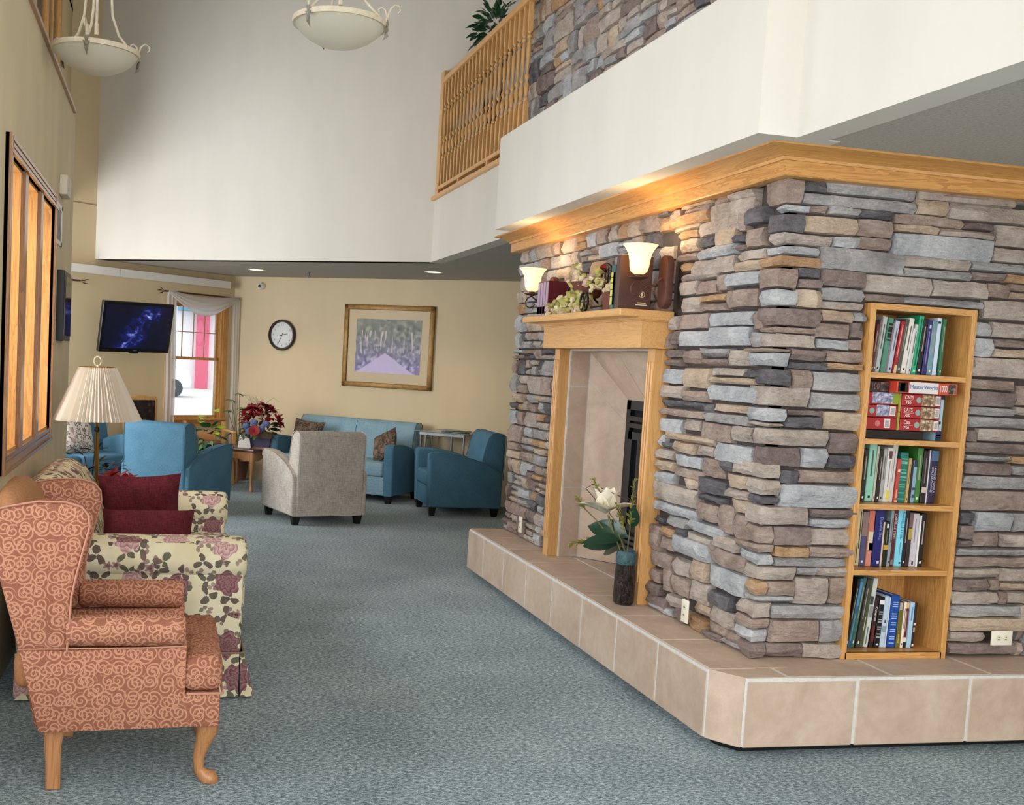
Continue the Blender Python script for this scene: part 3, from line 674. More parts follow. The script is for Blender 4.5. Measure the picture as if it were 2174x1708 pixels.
def bil(q, s, t):
    a, b_, c, d_ = [Vector(p) for p in q]; return (a*(1-s)+b_*s)*(1-t)+(d_*(1-s)+c*s)*t
def tiles_on(q, ss, ts, n, off=.004, gap=.006):
    """q: quad corners; ss, ts: cut parameters"""
    a, b_, c, d_ = [Vector(p) for p in q]; wu = (b_-a).length; wv = (d_-a).length; n = Vector(n).normalized()
    for s0, s1 in zip(ss[:-1], ss[1:]):
        for t0, t1 in zip(ts[:-1], ts[1:]):
            gu, gv = gap/2/wu, gap/2/wv
            pts = [bil(q, s0+gu, t0+gv)+n*off, bil(q, s1-gu, t0+gv)+n*off, bil(q, s1-gu, t1-gv)+n*off, bil(q, s0+gu, t1-gv)+n*off]
            quadplate(MB(), pts, -n, off+.003).build('tile', TILE, fp)
nl = Vector((.18, -.26, 0)); nr = Vector((.18, .26, 0))
nl = Vector((-(yl-il), -(XI-2.76), 0)); nr = Vector((-(ir-yr), XI-2.76, 0))
tiles_on([(2.625, yl, ib), (2.757, yl, ib), (2.757, yl, zt-.002), (2.625, yl, zt-.002)], [0, 1], [0, .34, .83, 1], (0, -1, 0))
tiles_on([(2.763, yl, ib), (XI, il, ib), (XI, il, it), (2.763, yl, zt)], [0, 1], [0, .35, .86, 1], nl)
tiles_on([(2.625, yr, ib), (2.757, yr, ib), (2.757, yr, zt-.002), (2.625, yr, zt-.002)], [0, 1], [0, .34, .83, 1], (0, 1, 0))
tiles_on([(2.763, yr, ib), (XI, ir, ib), (XI, ir, it), (2.763, yr, zt)], [0, 1], [0, .35, .86, 1], nr)
tiles_on([(2.763, yl, zt), (2.763, yr, zt), (XI, ir, it), (XI, il, it)], [0, .33, .67, 1], [0, 1], (-(zt-it), 0, -(XI-2.76)))
tiles_on([(2.625, yl, zt), (2.625, yr, zt), (2.757, yr, zt), (2.757, yl, zt)], [0, .33, .67, 1], [0, 1], (0, 0, -1))
tiles_on([(2.735, yl-.02, HT-.006), (2.735, yr+.02, HT-.006), (XI, ir, HT-.006), (XI, il, HT-.006)], [0, .2, .4, .6, .8, 1], [0, .5, 1], (0, 0, 1))
# insert
ins = MB()
ins.box(XI-.01, ir, ib, XI+.3, ir+.06, it).box(XI-.01, il-.06, ib, XI+.3, il, it).box(XI-.01, ir, it-.06, XI+.3, il, it).box(XI-.01, ir, ib, XI+.3, il, ib+.05).box(XI+.25, ir, ib, XI+.3, il, it)
ins_o = ins.build('insert_body', BLACKM, fp)
for k in range(2): MB().box(XI-.02, ir+.07, it-.13-.045*k, XI+.02, il-.07, it-.10-.045*k).build('louvre', BLACKM, fp)
for k in range(5): MB().box(XI-.02, ir+.07, ib+.06+.035*k, XI+.02, il-.07, ib+.08+.035*k).build('louvre', mk('dark_steel', '#3a3f45', .35, .6), fp)
MB().box(XI-.015, ir+.06, it-.25, XI+.03, il-.06, it-.2).box(XI-.015, ir+.06, ib+.25, XI+.03, il-.06, ib+.29).box(XI-.015, il-.12, ib+.25, XI+.03, il-.06, it-.2).box(XI-.015, ir+.06, ib+.25, XI+.03, ir+.12, it-.2).build('door_frame', BLACKM, fp)
MB().box(XI+.005, ir+.11, ib+.28, XI+.012, il-.11, it-.24).build('door_glass', mk('dark_fire_glass', '#10161f', .08, 0, spec=.8), fp)
MB().box(XI+.02, ir+.06, ib+.06, XI+.24, il-.06, it-.06).build('firebox_lining', mk('soot_black', '#08090b', .9), fp)
# fluted oak posts
for (y0, y1) in ((6.862, 6.955), (5.415, 5.502)):
    b = MB().box(2.55, y0, HT+.0005, 2.645, y1, 1.749)
    n = 3
    for k in range(n):
        c = y0+(y1-y0)*(k+.5)/n; w = (y1-y0)/n*.30
        b.rbox(2.541, c-w, HT+.12, 2.556, c+w, 1.68, .006, 2)
    b.build('post', MAPLE['z'], fp)
# mantel
mt = root('mantel_shelf', (0, 0, 0), label='oak mantel shelf with box beam over the fireplace opening', cat='mantel')
MB().box(2.45, 5.385, 1.75, 2.64, 6.925, 1.893).build('box_beam', MAPLE['y'], mt)
MB().box(2.435, 5.37, 1.893, 2.64, 6.94, 1.905).box(2.42, 5.36, 1.9, 2.64, 6.95, 1.912).build('bed_mould', MAPLE['y'], mt)
MB().rbox(2.31, 5.36, 1.91, 2.62, 6.97, 1.95, .006, 2).build('shelf_board', MAPLE['y'], mt)

# bookcase
BX0, BX1, BZ0, BZ1, BY, BD = 3.058, 3.612, .356, 1.982, 4.318, .30
bc = root('built_in_bookcase', (BX0, BY, BZ0), label='tall oak bookcase built into the stone wall', cat='bookcase')
TH = .022; Wc = BX1-BX0; Hc = BZ1-BZ0
MB().box(0, 0, 0, TH+.006, BD, Hc).build('side_panel', OAK['z'], bc); MB().box(Wc-TH-.006, 0, 0, Wc, BD, Hc).build('side_panel', OAK['z'], bc)
MB().box(TH, .001, Hc-TH-.006, Wc-TH, BD, Hc).build('top_panel', OAK['x'], bc); MB().box(TH, .001, .012, Wc-TH, BD, .03).build('bottom_panel', OAK['x'], bc)
MB().box(TH, 0, 0, Wc-TH, .012, .03).build('kick_rail', OAK['x'], bc)
MB().box(TH, BD-.008, 0, Wc-TH, BD, Hc).build('back_panel', OAK['z'], bc)
SHZ = [1.673, 1.373, 1.075, .771]
for z in SHZ: MB().box(TH+.004, .004, z-BZ0-.024, Wc-TH-.004, BD-.01, z-BZ0).build('shelf', OAK['x'], bc)

# ------------------------------------------------------------------ wing chair (faces +x)
wc = root('wing_chair', (-.08, 4.26, 0), label='salmon scroll patterned wing chair at the left foreground', cat='armchair')
def P2(pts): return [(x+.08, z) for x, z in pts]        # profile points were surveyed in room x
side = P2([(-.40, .225), (.10, .235), (.10, .535), (-.33, .525), (-.475, .53)])
wing = P2([(-.475, .53), (-.31, .527), (-.305, .62), (-.30, .72), (-.285, .80), (-.262, .90), (-.245, .97), (-.25, 1.01), (-.275, 1.04), (-.33, 1.055), (-.42, 1.055), (-.52, 1.035), (-.60, 1.01), (-.585, .93), (-.54, .77)])
for sg in (-1, 1):
    y0, y1 = sorted((sg*.335, sg*.275))
    MB().prism(side, y0, y1, 'y', .008, 2).build('side_panel', SCROLL, wc, 40, True)
    w0, w1 = sorted((sg*.345, sg*.28))
    MB().prism(wing, w0, w1, 'y', .018, 3).build('wing', SCROLL, wc, 40, True)
    # arm roll
    a = MB(); n = 12
    ring = lambda x, k: [(x, sg*.305+math.cos(2*math.pi*i/n)*.062*k, .59+math.sin(2*math.pi*i/n)*.058*k) for i in range(n)]
    xs_ = [(-.235, .85), (-.22, .97), (-.1, 1), (.1, 1), (.155, 1.0), (.172, .95), (.18, .8)]
    vs = []; fs = []
    for x, k in xs_: vs += ring(x, k)
    for j in range(len(xs_)-1):
        for i in range(n): fs.append((j*n+i, j*n+(i+1) % n, (j+1)*n+(i+1) % n, (j+1)*n+i))
    fs += [tuple(range(n))[::-1], tuple(range((len(xs_)-1)*n, len(xs_)*n))]
    a.add(vs, fs).build('arm', SCROLL, wc, 50, True)
    MB().rbox(.165, sg*.305-.03, .24, .186, sg*.305+.03, .56, .008, 2).build('arm_front', SCROLL, wc, 40, True)
    # piping along the wing edge
    pts = [(x, sg*.345, z) for x, z in wing[1:13]]
    MB().tube(pts, .0045, 6).build('piping', mk('salmon_piping', '#c08a72', .85), wc, 60)
    MB().tube([(-.395, sg*.338, .53), (.02, sg*.338, .533), (.175, sg*.338, .538)], .003, 5).build('piping', mk('salmon_piping', '#c08a72', .85), wc, 60)
# T-shaped seat cushion, front rail, back
MB().rbox(-.42, -.27, .36, .20, .27, .5, .04, 3).build('seat_cushion', PLAINSAL, wc, 50, True)
MB().rbox(.175, -.335, .365, .318, .335, .5, .035, 3).build('seat_front', SCROLL, wc, 50, True)
MB().rbox(.17, -.335, .235, .312, .335, .36, .01, 2).build('front_rail', SCROLL, wc, 40, True)
MB().tube([(.19, -.337, .362), (.315, -.337, .362), (.32, -.33, .362), (.32, .33, .362)], .005, 6).build('piping', mk('salmon_piping', '#c08a72', .85), wc, 60)
bk = MB()
def backfn(a, b_):
    y = (a*2-1)*.285; t = b_*2
    return (0, 0, 0)
prof = [(-.33, .40), (-.355, .52), (-.365, .68), (-.40, .85), (-.44, .98), (-.475, 1.06), (-.515, 1.095), (-.555, 1.09), (-.585, 1.05), (-.575, .95), (-.53, .77), (-.46, .53), (-.42, .40)]
def crown(a): return 1-.07*abs(a*2-1)**3
def backpt(a, b_):
    x, z = prof[round(b_*12)]; t = abs(a*2-1); e = .35*max(0, (t-.7)/.3)**2
    return (x+.08+(-.46-x)*e, (a*2-1)*.285, .4+(z-.4)*crown(a)*(1-.05*e))
bk.sheet(backpt, 17, 13)
n_ = 17
bk.f += [tuple(j_*n_ for j_ in range(13))[::-1], tuple(j_*n_+16 for j_ in range(13))]
bk.build('back', PLAINSAL, wc, 60, True)
MB().prism(P2([(-.42, .23), (-.38, .23), (-.42, .6), (-.50, .8), (-.555, .99), (-.58, .985), (-.55, .8), (-.47, .5)]), -.285, .285, 'y', .006, 1).build('outer_back', SCROLL, wc, 40, True)
MB().box(-.31, -.27, .235, .18, .27, .37).build('seat_deck', PLAINSAL, wc, None, True)
for sg in (-1, 1):
    # front cabriole leg with pad foot
    y = sg*.262
    b = MB(); sec = [(.268, .24, .048), (.272, .2, .042), (.258, .15, .03), (.245, .1, .023), (.246, .055, .02), (.262, .03, .025), (.285, .018, .034), (.29, .008, .034), (.288, 0, .028)]
    b.tube([(x, y, z) for x, z, r in sec], [r for x, z, r in sec], 10)
    b.prism([(.19, .238), (.268, .238), (.25, .195), (.232, .215)], y-.02, y+.02, 'y', .004, 1)
    b.build('leg', LEGW, wc, 50)
    b = MB(); y = sg*.275
    b.prism([(-.31, .24), (-.2, .24), (-.235, .215), (-.245, .16), (-.245, .0), (-.295, .0), (-.298, .1), (-.305, .2)], y-.022, y+.022, 'y', .006, 1)
    b.build('leg', LEGW, wc, 40)

# ------------------------------------------------------------------ floral sofa (faces +x)
fs_ = root('floral_sofa', (0, 5.97, 0), label='cream floral skirted sofa along the left wall', cat='sofa')
y0, y1 = -.95, .95
for sg in (-1, 1):
    yo = sg*.97; yi = sg*.72
    b = MB(); n = 14
    # rolled arm
    cy_ = sg*.84
    vs = []; fs = []; xs_ = [(-.60, .9), (-.3, 1), (.3, 1), (.365, .99), (.385, .93), (.395, .8)]
    for x, k in xs_:
        for i in range(n):
            t = 2*math.pi*i/n; vs.append((x, cy_+math.cos(t)*.135*k, .635+math.sin(t)*.108*k))
    for j in range(len(xs_)-1):
        for i in range(n): fs.append((j*n+i, j*n+(i+1) % n, (j+1)*n+(i+1) % n, (j+1)*n+i))
    fs += [tuple(range(n))[::-1], tuple(range((len(xs_)-1)*n, len(xs_)*n))]
    b.add(vs, fs); b.build('arm', FLORAL, fs_, 60, True)
    lo, hi = sorted((sg*.95, sg*.73))
    MB().rbox(-.62, lo, .2, .382, hi, .62, .02, 2).build('arm_panel', FLORAL, fs_, 40, True)
    MB().tube([(.385, sg*.84+math.cos(t)*.115, .635+math.sin(t)*.092) for t in [2*math.pi*i/16 for i in range(17)]], .005, 5).build('piping', mk('brown_piping', '#8a6f58', .85), fs_, 60)
prof = [(-.66, .12), (-.69, .5), (-.70, .75), (-.685, .85), (-.645, .92), (-.58, .962), (-.51, .962), (-.44, .92), (-.385, .84), (-.335, .72), (-.285, .58), (-.24, .46), (-.24, .3), (-.3, .12)]
b = MB(); n = len(prof)
NY = 13
vs = []; fs = []
for k in range(NY):
    t = k/(NY-1)*2-1; yy = t*.80; sq = 1-.16*abs(t)**6
    for x, z in prof: vs.append((-.5+(x+.5)*(1-.25*abs(t)**8), yy, .12+(z-.12)*sq))
for k in range(NY-1):
    for i in range(n-1): fs.append((k*n+i, k*n+i+1, (k+1)*n+i+1, (k+1)*n+i))
fs += [tuple(range(n)), tuple(range((NY-1)*n, NY*n))[::-1]]
b.add(vs, fs).build('back', FLORAL, fs_, 60, True)
for lo, hi in ((-.72, -.005), (.005, .72)):
    MB().rbox(-.3, lo, .34, .41, hi, .51, .045, 3).build('seat_cushion', FLORAL, fs_, 50, True)
MB().rbox(-.62, -.72, .18, .36, .72, .36, .02, 2).build('base', FLORAL, fs_, 40, True)
# pleated skirt in panels with a kick at each corner
def skirt(p, q, nrm, waves):
    p = Vector(p); q = Vector(q); nrm = Vector(nrm); Ln = (q-p).length
    def f(a, b_):
        w = math.sin(a*waves*math.pi)*.008*(1-b_)
        v = p.lerp(q, a)+nrm*(.012+.028*(1-b_)+w); return (v.x, v.y, .012+.2*b_)
    b = MB(); b.sheet(f, 28, 4); c = MB(); c.sheet(lambda a, b_: tuple(Vector(f(a, b_))-nrm*.008), 28, 4); b.add(c.v, [x[::-1] for x in c.f])
    b.build('skirt', FLORAL, fs_, 60, True)
skirt((-.62, -.95, 0), (.375, -.95, 0), (0, -1, 0), 5); skirt((-.62, .95, 0), (.375, .95, 0), (0, 1, 0), 5); skirt((.382, -.955, 0), (.382, .955, 0), (1, 0, 0), 9)
MB().tube([(-.6, -.963, .212), (.385, -.963, .212), (.395, -.95, .212), (.395, .95, .212)], .005, 5).build('piping', mk('brown_piping', '#8a6f58', .85), fs_, 60)
for sg in (-1, 1):
    MB().add([(.38, sg*.955, .21), (.395, sg*.95, .21), (.45, sg*.975, .012), (.385, sg*1.005, .012), (.43, sg*.93, .012)], [(0, 1, 2), (0, 2, 3), (1, 4, 2)]).build('corner_pleat', FLORAL, fs_, None, True)
# burgundy cushions
c = MB().pillow(.47, .40, .17, 11).build('throw_cushion', BURG, None, 70, True); c.location = (-.125, 6.42, .69); c.rotation_euler = (D(14), D(-3), D(2))
tag(c, 'square burgundy cushion propped upright at the far end of the floral sofa', 'cushion', 'burgundy cushions on the floral sofa')
c = MB().pillow(.47, .38, .17, 11).build('throw_cushion', BURG, None, 70, True); c.location = (-.07, 5.62, .625); c.rotation_euler = (D(-38), D(-1), D(-3))
tag(c, 'burgundy cushion lying tilted against the near arm of the floral sofa', 'cushion', 'burgundy cushions on the floral sofa')

# ------------------------------------------------------------------ club chairs and sofas (local front = -y)
def club(name, loc, rz, mat, pmat, label, cat, W=.78, group=None, seats=1, seatmat=None, legs=True):
    r = root(name, (*loc, 0), rz, label, cat, group); hw = W/2; seatmat = seatmat or mat
    arm = [(-.41, .09), (-.43, .60), (-.425, .655), (-.40, .672), (-.28, .672), (-.12, .655), (.05, .62), (.2, .575), (.34, .51), (.385, .47), (.39, .09)]
    for sg in (-1, 1):
        lo, hi = sorted((sg*hw, sg*(hw-.125)))
        MB().prism(arm, lo, hi, 'x', .028, 3).build('arm', mat, r, 45, True)
        MB().tube([(sg*(hw-.004), y*1.0, z) for y, z in arm[1:10]], .004, 5).build('piping', pmat, r, 60)
    back = [(.13, .40), (.165, .60), (.2, .78), (.225, .855), (.265, .895), (.32, .905), (.385, .895), (.415, .87), (.42, .80), (.405, .4), (.395, .09), (.30, .09)]
    MB().prism(back, -hw+.045, hw-.045, 'x', .03, 3).build('back', mat if seats == 1 else seatmat, r, 45, True)
    for sg in (-1, 1): MB().tube([(sg*(hw-.05), y, z) for y, z in back[1:10]], .004, 5).build('piping', pmat, r, 60)
    wi = W-.25; 
    for k in range(seats):
        a = -wi/2+wi*k/seats; c = -wi/2+wi*(k+1)/seats
        MB().rbox(a+.004, -.42, .3, c-.004, .2, .46, .035, 3).build('seat_cushion', seatmat, r, 50, True)
    MB().rbox(-wi/2-.01, -.40, .09, wi/2+.01, .3, .3, .012, 2).build('base', seatmat, r, 45, True)
    if seats > 1: MB().tube([(0, .155, .45), (0, .2, .79), (0, .24, .88)], .004, 5).build('seam', pmat, r, 60)
    for sx_ in (-1, 1):
        for yy in (-.36, .33):
            x = sx_*(hw-.07)
            MB().add([(x-.026, yy-.026, 0), (x+.026, yy-.026, 0), (x+.026, yy+.026, 0), (x-.026, yy+.026, 0), (x-.04, yy-.04, .095), (x+.04, yy-.04, .095), (x+.04, yy+.04, .095), (x-.04, yy+.04, .095)],
                     [(3, 2, 1, 0), (4, 5, 6, 7), (0, 1, 5, 4), (1, 2, 6, 5), (2, 3, 7, 6), (3, 0, 4, 7)]).build('leg', mk('black_wood', '#17120f', .4), r)
    return r
BGP = mk('linen_piping', '#c3bab0', .85)
club('club_armchair', (1.47, 10.68), D(196), BEIGE, BGP, 'grey-beige linen armchair seen from behind', 'armchair', .80)
club('club_armchair', (.13, 11.15), D(146), BLUE, PIPE, 'slate blue armchair seen from behind, beside the floor lamp', 'armchair', .80, 'slate blue armchairs')
club('club_armchair', (3.17, 11.45), D(-91), BLUE, PIPE, 'slate blue armchair seen side-on at the end of the stone wall', 'armchair', .78, 'slate blue armchairs')
club('quilted_sofa', (2.12, 12.71), D(-38.1), BLUE, PIPE, 'light blue quilted sofa under the framed picture', 'sofa', 1.66, None, 2, BLUEQ)
club('blue_loveseat', (-1.08, 12.02), D(36.7), BLUE, PIPE, 'blue loveseat behind the floor lamp, partly hidden by the left wall', 'sofa', 1.5, None, 2)
def wallpt(s, off, z=0): v = FA+FD*s-FN*off; return (v.x, v.y, z)
def cush(loc, rot, w, h, t, mat, label, grp=None):
    c = MB().pillow(w, h, t, 9, None, .1).build('throw_cushion', mat, None, 70, True); c.location = loc; c.rotation_euler = rot; return tag(c, label, 'cushion', grp)
p = wallpt(1.5, .55, .66); cush(p, (D(-18), D(4), D(-38)), .42, .42, .15, TAPEST, 'square tapestry cushion on the left seat of the quilted sofa behind the flowers', 'tapestry cushions')
p = wallpt(2.60, .62, .64); cush(p, (D(-22), D(-24), D(-58)), .38, .36, .14, TAPEST, 'tapestry cushion leaning on the right arm of the quilted sofa', 'tapestry cushions')
cush((-.93, 12.04, .64), (D(-20), D(3), D(40)), .46, .42, .17, PINKFL, 'pale pink floral cushion on the blue loveseat')

# ------------------------------------------------------------------ floor lamp
lp = root('floor_lamp', (-.40, 7.18, 0), label='brass floor lamp with a pleated ivory shade behind the floral sofa', cat='lamp', rot=(0, D(-1.2), 0))
def shade(a, b_):
    t = a*2*math.pi; r0 = .113+(.268-.113)*(1-b_); i = round(a*132); r = r0*(1+.034*(1 if i % 2 else -1)*(1.25 if i % 5 else .6)); return (r*math.cos(t), r*math.sin(t), 1.135+.335*b_)
MB().sheet(shade, 132, 6, None, True).build('lamp_shade', SHADE, lp)
MB().tube([(.113*math.cos(t), .113*math.sin(t), 1.47) for t in [2*math.pi*i/24 for i in range(25)]], .004, 5).build('shade_ring', BRASS, lp, 60)
MB().lathe([(.013, .02), (.013, 1.2), (.02, 1.21), (.02, 1.26), (.012, 1.27)], 14).build('pole', BRASS, lp, 50)
MB().lathe([(.15, 0), (.15, .012), (.12, .025), (.05, .035), (.02, .05)], 24).build('base', BRASS, lp, 40)
MB().tube([(0, 0, 1.3), (.055, 0, 1.32), (.06, 0, 1.4), (0, 0, 1.475), (-.06, 0, 1.4), (-.055, 0, 1.32), (0, 0, 1.3)], .003, 5).build('harp', BRASS, lp, 60)
MB().tube([(.0+.022*math.cos(t), 0, 1.508+.03*math.sin(t)) for t in [2*math.pi*i/16 for i in range(17)]], .005, 6).lathe([(.01, 1.465), (.008, 1.482)], 8).build('finial', mk('ivory_gloss', '#e8dcb8', .3), lp, 60)
MB().lathe([(.012, 0), (.018, .012), (.012, .03)], 8, T((0, -.03, 1.06))).cyl((0, 0, 1.07), (0, -.03, 1.07), .005, 6).build('switch', BLACKM, lp, 60)
MB().lathe([(.02, 1.24), (.032, 1.27), (.036, 1.32), (.03, 1.36), (.015, 1.385), (.0, 1.39)], 12).build('bulb', WHITE, lp, 60)

# ------------------------------------------------------------------ far window, curtain, outside
AT = math.atan2(.598, .802); AF = math.atan2(-.617, .787)
w3 = tag(root('window_3', FA, AT), kind='structure')
c0, c1 = WS0, WS1
for x0, x1 in ((c0, c0+.03), (c1-.03, c1)): MB().box(x0, -.0, WZ0, x1, .12, WZ1).build('jamb', OAK['z'], w3)
MB().box(c0, 0, WZ1-.03, c1, .12, WZ1).build('head', OAK['x'], w3)
for x0, x1 in ((c0-.07, c0+.005), (c1-.005, c1+.07)): MB().box(x0, -.018, WZ0-.02, x1, 0, WZ1+.07).build('casing', OAK['z'], w3)
MB().box(c0-.07, -.018, WZ1-.005, c1+.07, 0, WZ1+.07).build('casing', OAK['x'], w3)
MB().rbox(c0-.08, -.045, WZ0-.025, c1+.08, .12, WZ0+.005, .005, 1).build('sill', OAK['x'], w3)
MB().box(c0-.07, -.016, WZ0-.1, c1+.07, 0, WZ0-.025).build('apron', OAK['x'], w3)
zm = 1.50
def sash(y, za, zb, grid):
    s = MB(); x0, x1 = c0+.03, c1-.03; t = .035
    s.box(x0, y, za, x0+t, y+.03, zb).box(x1-t, y, za, x1, y+.03, zb).box(x0, y, za, x1, y+.03, za+t).box(x0, y, zb-t, x1, y+.03, zb)
    o = s.build('sash', OAK['z'], w3)
    if grid:
        for k in (1, 2, 3): q = x0+t+(x1-x0-2*t)*k/4; MB().box(q-.005, y+.01, za+t, q+.005, y+.02, zb-t).build('muntin', OAK['z'], o)
        q = za+(zb-za)*.5; MB().box(x0+t, y+.01, q-.005, x1-t, y+.02, q+.005).build('muntin', OAK['x'], o)
    MB().box(x0+t, y+.013, za+t, x1-t, y+.017, zb-t).build('pane', GLASS, o)
sash(.06, zm, WZ1-.03, True); sash(.025, WZ0+.005, zm+.035, False)
cu = root('window_curtain', FA, AT, 'sheer white scarf curtain draped over the far window', 'curtain')
MB().cyl((-1.17, -.09, 2.315), (.0, -.09, 2.315), .011, 10).build('rod', BRONZE, cu, 60)
fin = MB()
for k in range(5): a = k*1.25; fin.add([(0, 0, 0), (-.05+.01*math.cos(a), .025*math.cos(a), .03*math.sin(a)), (-.09, .04*math.cos(a), .05*math.sin(a)), (-.045, .03*math.cos(a+.5), .035*math.sin(a+.5))], [(0, 1, 2, 3)], T((-1.17, -.09, 2.315)))
fin.build('finial', BRONZE, cu)
def panel(xa, xb, za, zb, yy, amp, nf):
    def f(a, b_):
        x = xa+(xb-xa)*a; z = za+(zb-za)*b_
        return (x+.01*math.sin(b_*5), yy+amp*math.sin(a*nf*2*math.pi)*(1-.4*b_), z)
    return MB().sheet(f, nf*8+1, 14)
panel(-1.13, -.97, .42, 2.31, -.085, .02, 3).build('side_panel', SHEER, cu, 70)
panel(-.10, .015, .06, 2.30, -.10, .02, 3).build('side_panel', SHEER, cu, 70)
def swag(a, b_):
    x = -1.12+1.1*a; s_ = 4*a*(1-a)
    z = 2.335-.035*b_-(.05+.20*b_)*s_*(.75+.25*math.sin(a*math.pi)) - .0*b_
    y = -.11-.05*math.sin(b_*math.pi)*s_-.012*math.sin(b_*22)
    return (x, y, z)
MB().sheet(swag, 25, 22).build('scarf_valance', SHEER, cu, 70)
f2 = root('curtain_finial', FA+TD*-2.33-TN*.09+Vector((0, 0, 2.33)), AT, 'bronze leaf curtain finial poking out past the black wall panel', 'finial')
fin = MB(); fin.cyl((-.6, 0, 0), (0, 0, 0), .011, 8)
fin.build('rod', BRONZE, f2, 60); fin = MB()
for k in range(5): a = k*1.25; fin.add([(0, 0, 0), (.05, .025*math.cos(a), .03*math.sin(a)), (.1, .045*math.cos(a), .05*math.sin(a)), (.05, .03*math.cos(a+.6), .035*math.sin(a+.6))], [(0, 1, 2, 3)])
fin.build('leaf_end', BRONZE, f2)
# outside
slab('ground_outside', mk('pale_concrete', '#d8d6d0', .9, var=.05, vs=2), [(-40, 15.2, -.2, 30, 90, -.12), (-40, 9, -.2, -3.3, 15.2, -.12)])
car = root('parked_car', (-1.2, 42, -.12), 0, 'white parked car outside the far window', 'car')
prof = [(-2.1, .35), (-2.15, .8), (-1.9, .95), (-1.2, 1.05), (-.6, 1.55), (.9, 1.6), (1.45, 1.1), (2.0, 1.0), (2.1, .6), (2.05, .35)]
MB().prism(prof, -.85, .85, 'y', .08, 2).build('body', mk('white_car_paint', '#e9eaec', .3, spec=.5), car, 50)
for x in (-1.3, 1.45):
    for y in (-.86, .76):
        w_ = MB().lathe([(.2, 0), (.33, 0), (.345, .02), (.345, .1), (.33, .1), (.2, .1)], 20, T((x, y, .345)) @ RX(D(-90))).build('tyre', mk('tyre_rubber', '#39424c', .8), car, 40)
        MB().lathe([(.0, .0), (.2, .01), (.2, .08), (0, .08)], 12, T((x, y-.005, .345)) @ RX(D(-90))).build('hub_cap', STEELM, w_, 40)
MB().prism([(-.5, 1.1), (-.5, 1.45), (.8, 1.5), (1.1, 1.1)], -.87, .87, 'y').build('side_windows', mk('tinted_car_glass', '#53616c', .1), car)
rb = root('red_storefront', (1.58, 52, -.12), 0, 'red and white shop front across the lot outside the window', 'building')
MB().box(-.3, 0, 0, .3, .4, 9).build('pillar', mk('overexposed_red_cladding', '#d9607e', .6), rb)  # red paled to pink, overexposure put into the colour
MB().box(-16, .3, 0, 12, .6, 9).build('facade', mk('white_cladding', '#e8e8ea', .7), rb)
MB().box(-1.2, -.5, 3.6, 1.0, .3, 4.6).build('awning', mk('blue_awning', '#5f8fae', .6), rb)
# ------------------------------------------------------------------ wall mounted things in the nook
vl = root('valance_light_box', FA, AT, 'long white two-piece valance box along the corner wall', 'valance')
MB().box(-2.7, -.12, 2.425, -1.83, 0, 2.515).build('section', WHITEP, vl); MB().box(-1.82, -.12, 2.425, -.17, 0, 2.515).build('section', WHITEP, vl)
tv = root('television', (-.334, 12.487, 1.832), label='black flat television on a swivel arm by the window', cat='television')
yaw, pit, rol = .6760, .1763, .0209
rt = Vector((math.cos(yaw), math.sin(yaw), 0)); nn = Vector((math.sin(yaw), -math.cos(yaw), 0)); u2 = Vector((0, 0, 1))*math.cos(pit)+nn*math.sin(pit)
r2 = rt*math.cos(rol)+u2*math.sin(rol); u3 = -rt*math.sin(rol)+u2*math.cos(rol); n3 = r2.cross(u3)
tv.matrix_world = Matrix(((r2.x, -n3.x, u3.x, -.334), (r2.y, -n3.y, u3.y, 12.487), (r2.z, -n3.z, u3.z, 1.832), (0, 0, 0, 1)))
def screen_mat():
    m, nt, b = newmat('dark_blue_screen_image'); g = NT(nt); uv = g.coord('UV')
    n1 = g.noise(uv, 4.5, 6, .62, .9); n2 = g.noise(g.mapping(uv, (1, 1.6, 1), (3, 1, 0), (0, 0, .7)), 9, 5, .6, .6)
    sp = g.n('ShaderNodeSeparateXYZ'); g.l(uv, sp.inputs[0])
    dd = g.math('ABSOLUTE', g.math('SUBTRACT', g.math('SUBTRACT', sp.outputs[0], g.math('MULTIPLY', sp.outputs[1], .9)), .02))
    k = g.math('SUBTRACT', 1.0, g.math('MULTIPLY', dd, 3.2), None, True)
    f = g.math('MULTIPLY', g.math('MULTIPLY', n1, n2), g.math('MULTIPLY_ADD', k, .85, .35))
    c = g.ramp(f, [(.0, rgba('#04050f')), (.17, rgba('#060a2a')), (.26, rgba('#101a5c')), (.33, rgba('#4a55b0')), (.4, rgba('#b4bcf2'))])
    g.l(c, b.inputs['Emission Color']); b.inputs['Emission Strength'].default_value = .9; b.inputs['Base Color'].default_value = (.004, .004, .008, 1); b.inputs['Roughness'].default_value = .3; return m
MB().rbox(-.475, 0, -.28, .475, .05, .28, .01, 2).rbox(-.06, .002, -.295, .06, .04, -.27, .006, 1).build('bezel', BLACK, tv, 40)
o = MB().add([(-.44, -.002, -.235), (.44, -.002, -.235), (.44, -.002, .245), (-.44, -.002, .245)], [(0, 1, 2, 3)]).build('screen', screen_mat(), tv, None, True)
MB().box(-.025, -.003, -.262, .025, 0, -.254).build('badge', STEELM, tv); MB().box(-.43, -.003, -.262, -.34, 0, -.256).build('model_strip', mk('grey_print', '#55585c', .5), tv)
MB().box(-.1, .05, -.1, .1, .08, .1).cyl((0, .06, 0), (.15, .35, .03), .025, 8).build('mount_arm', BLACKM, tv)
ck = root('wall_clock', wallpt(.76, 0, 1.872), AF, 'round brown rimmed wall clock reading twenty-five to three', 'clock')
M90 = RX(D(90))
MB().lathe([(.192, 0), (.197, .012), (.196, .035), (.186, .052), (.172, .054), (.165, .042), (.163, .02)], 40, M90, False).build('rim', mk('dark_brown_plastic', '#2e1b15', .3), ck, 40)
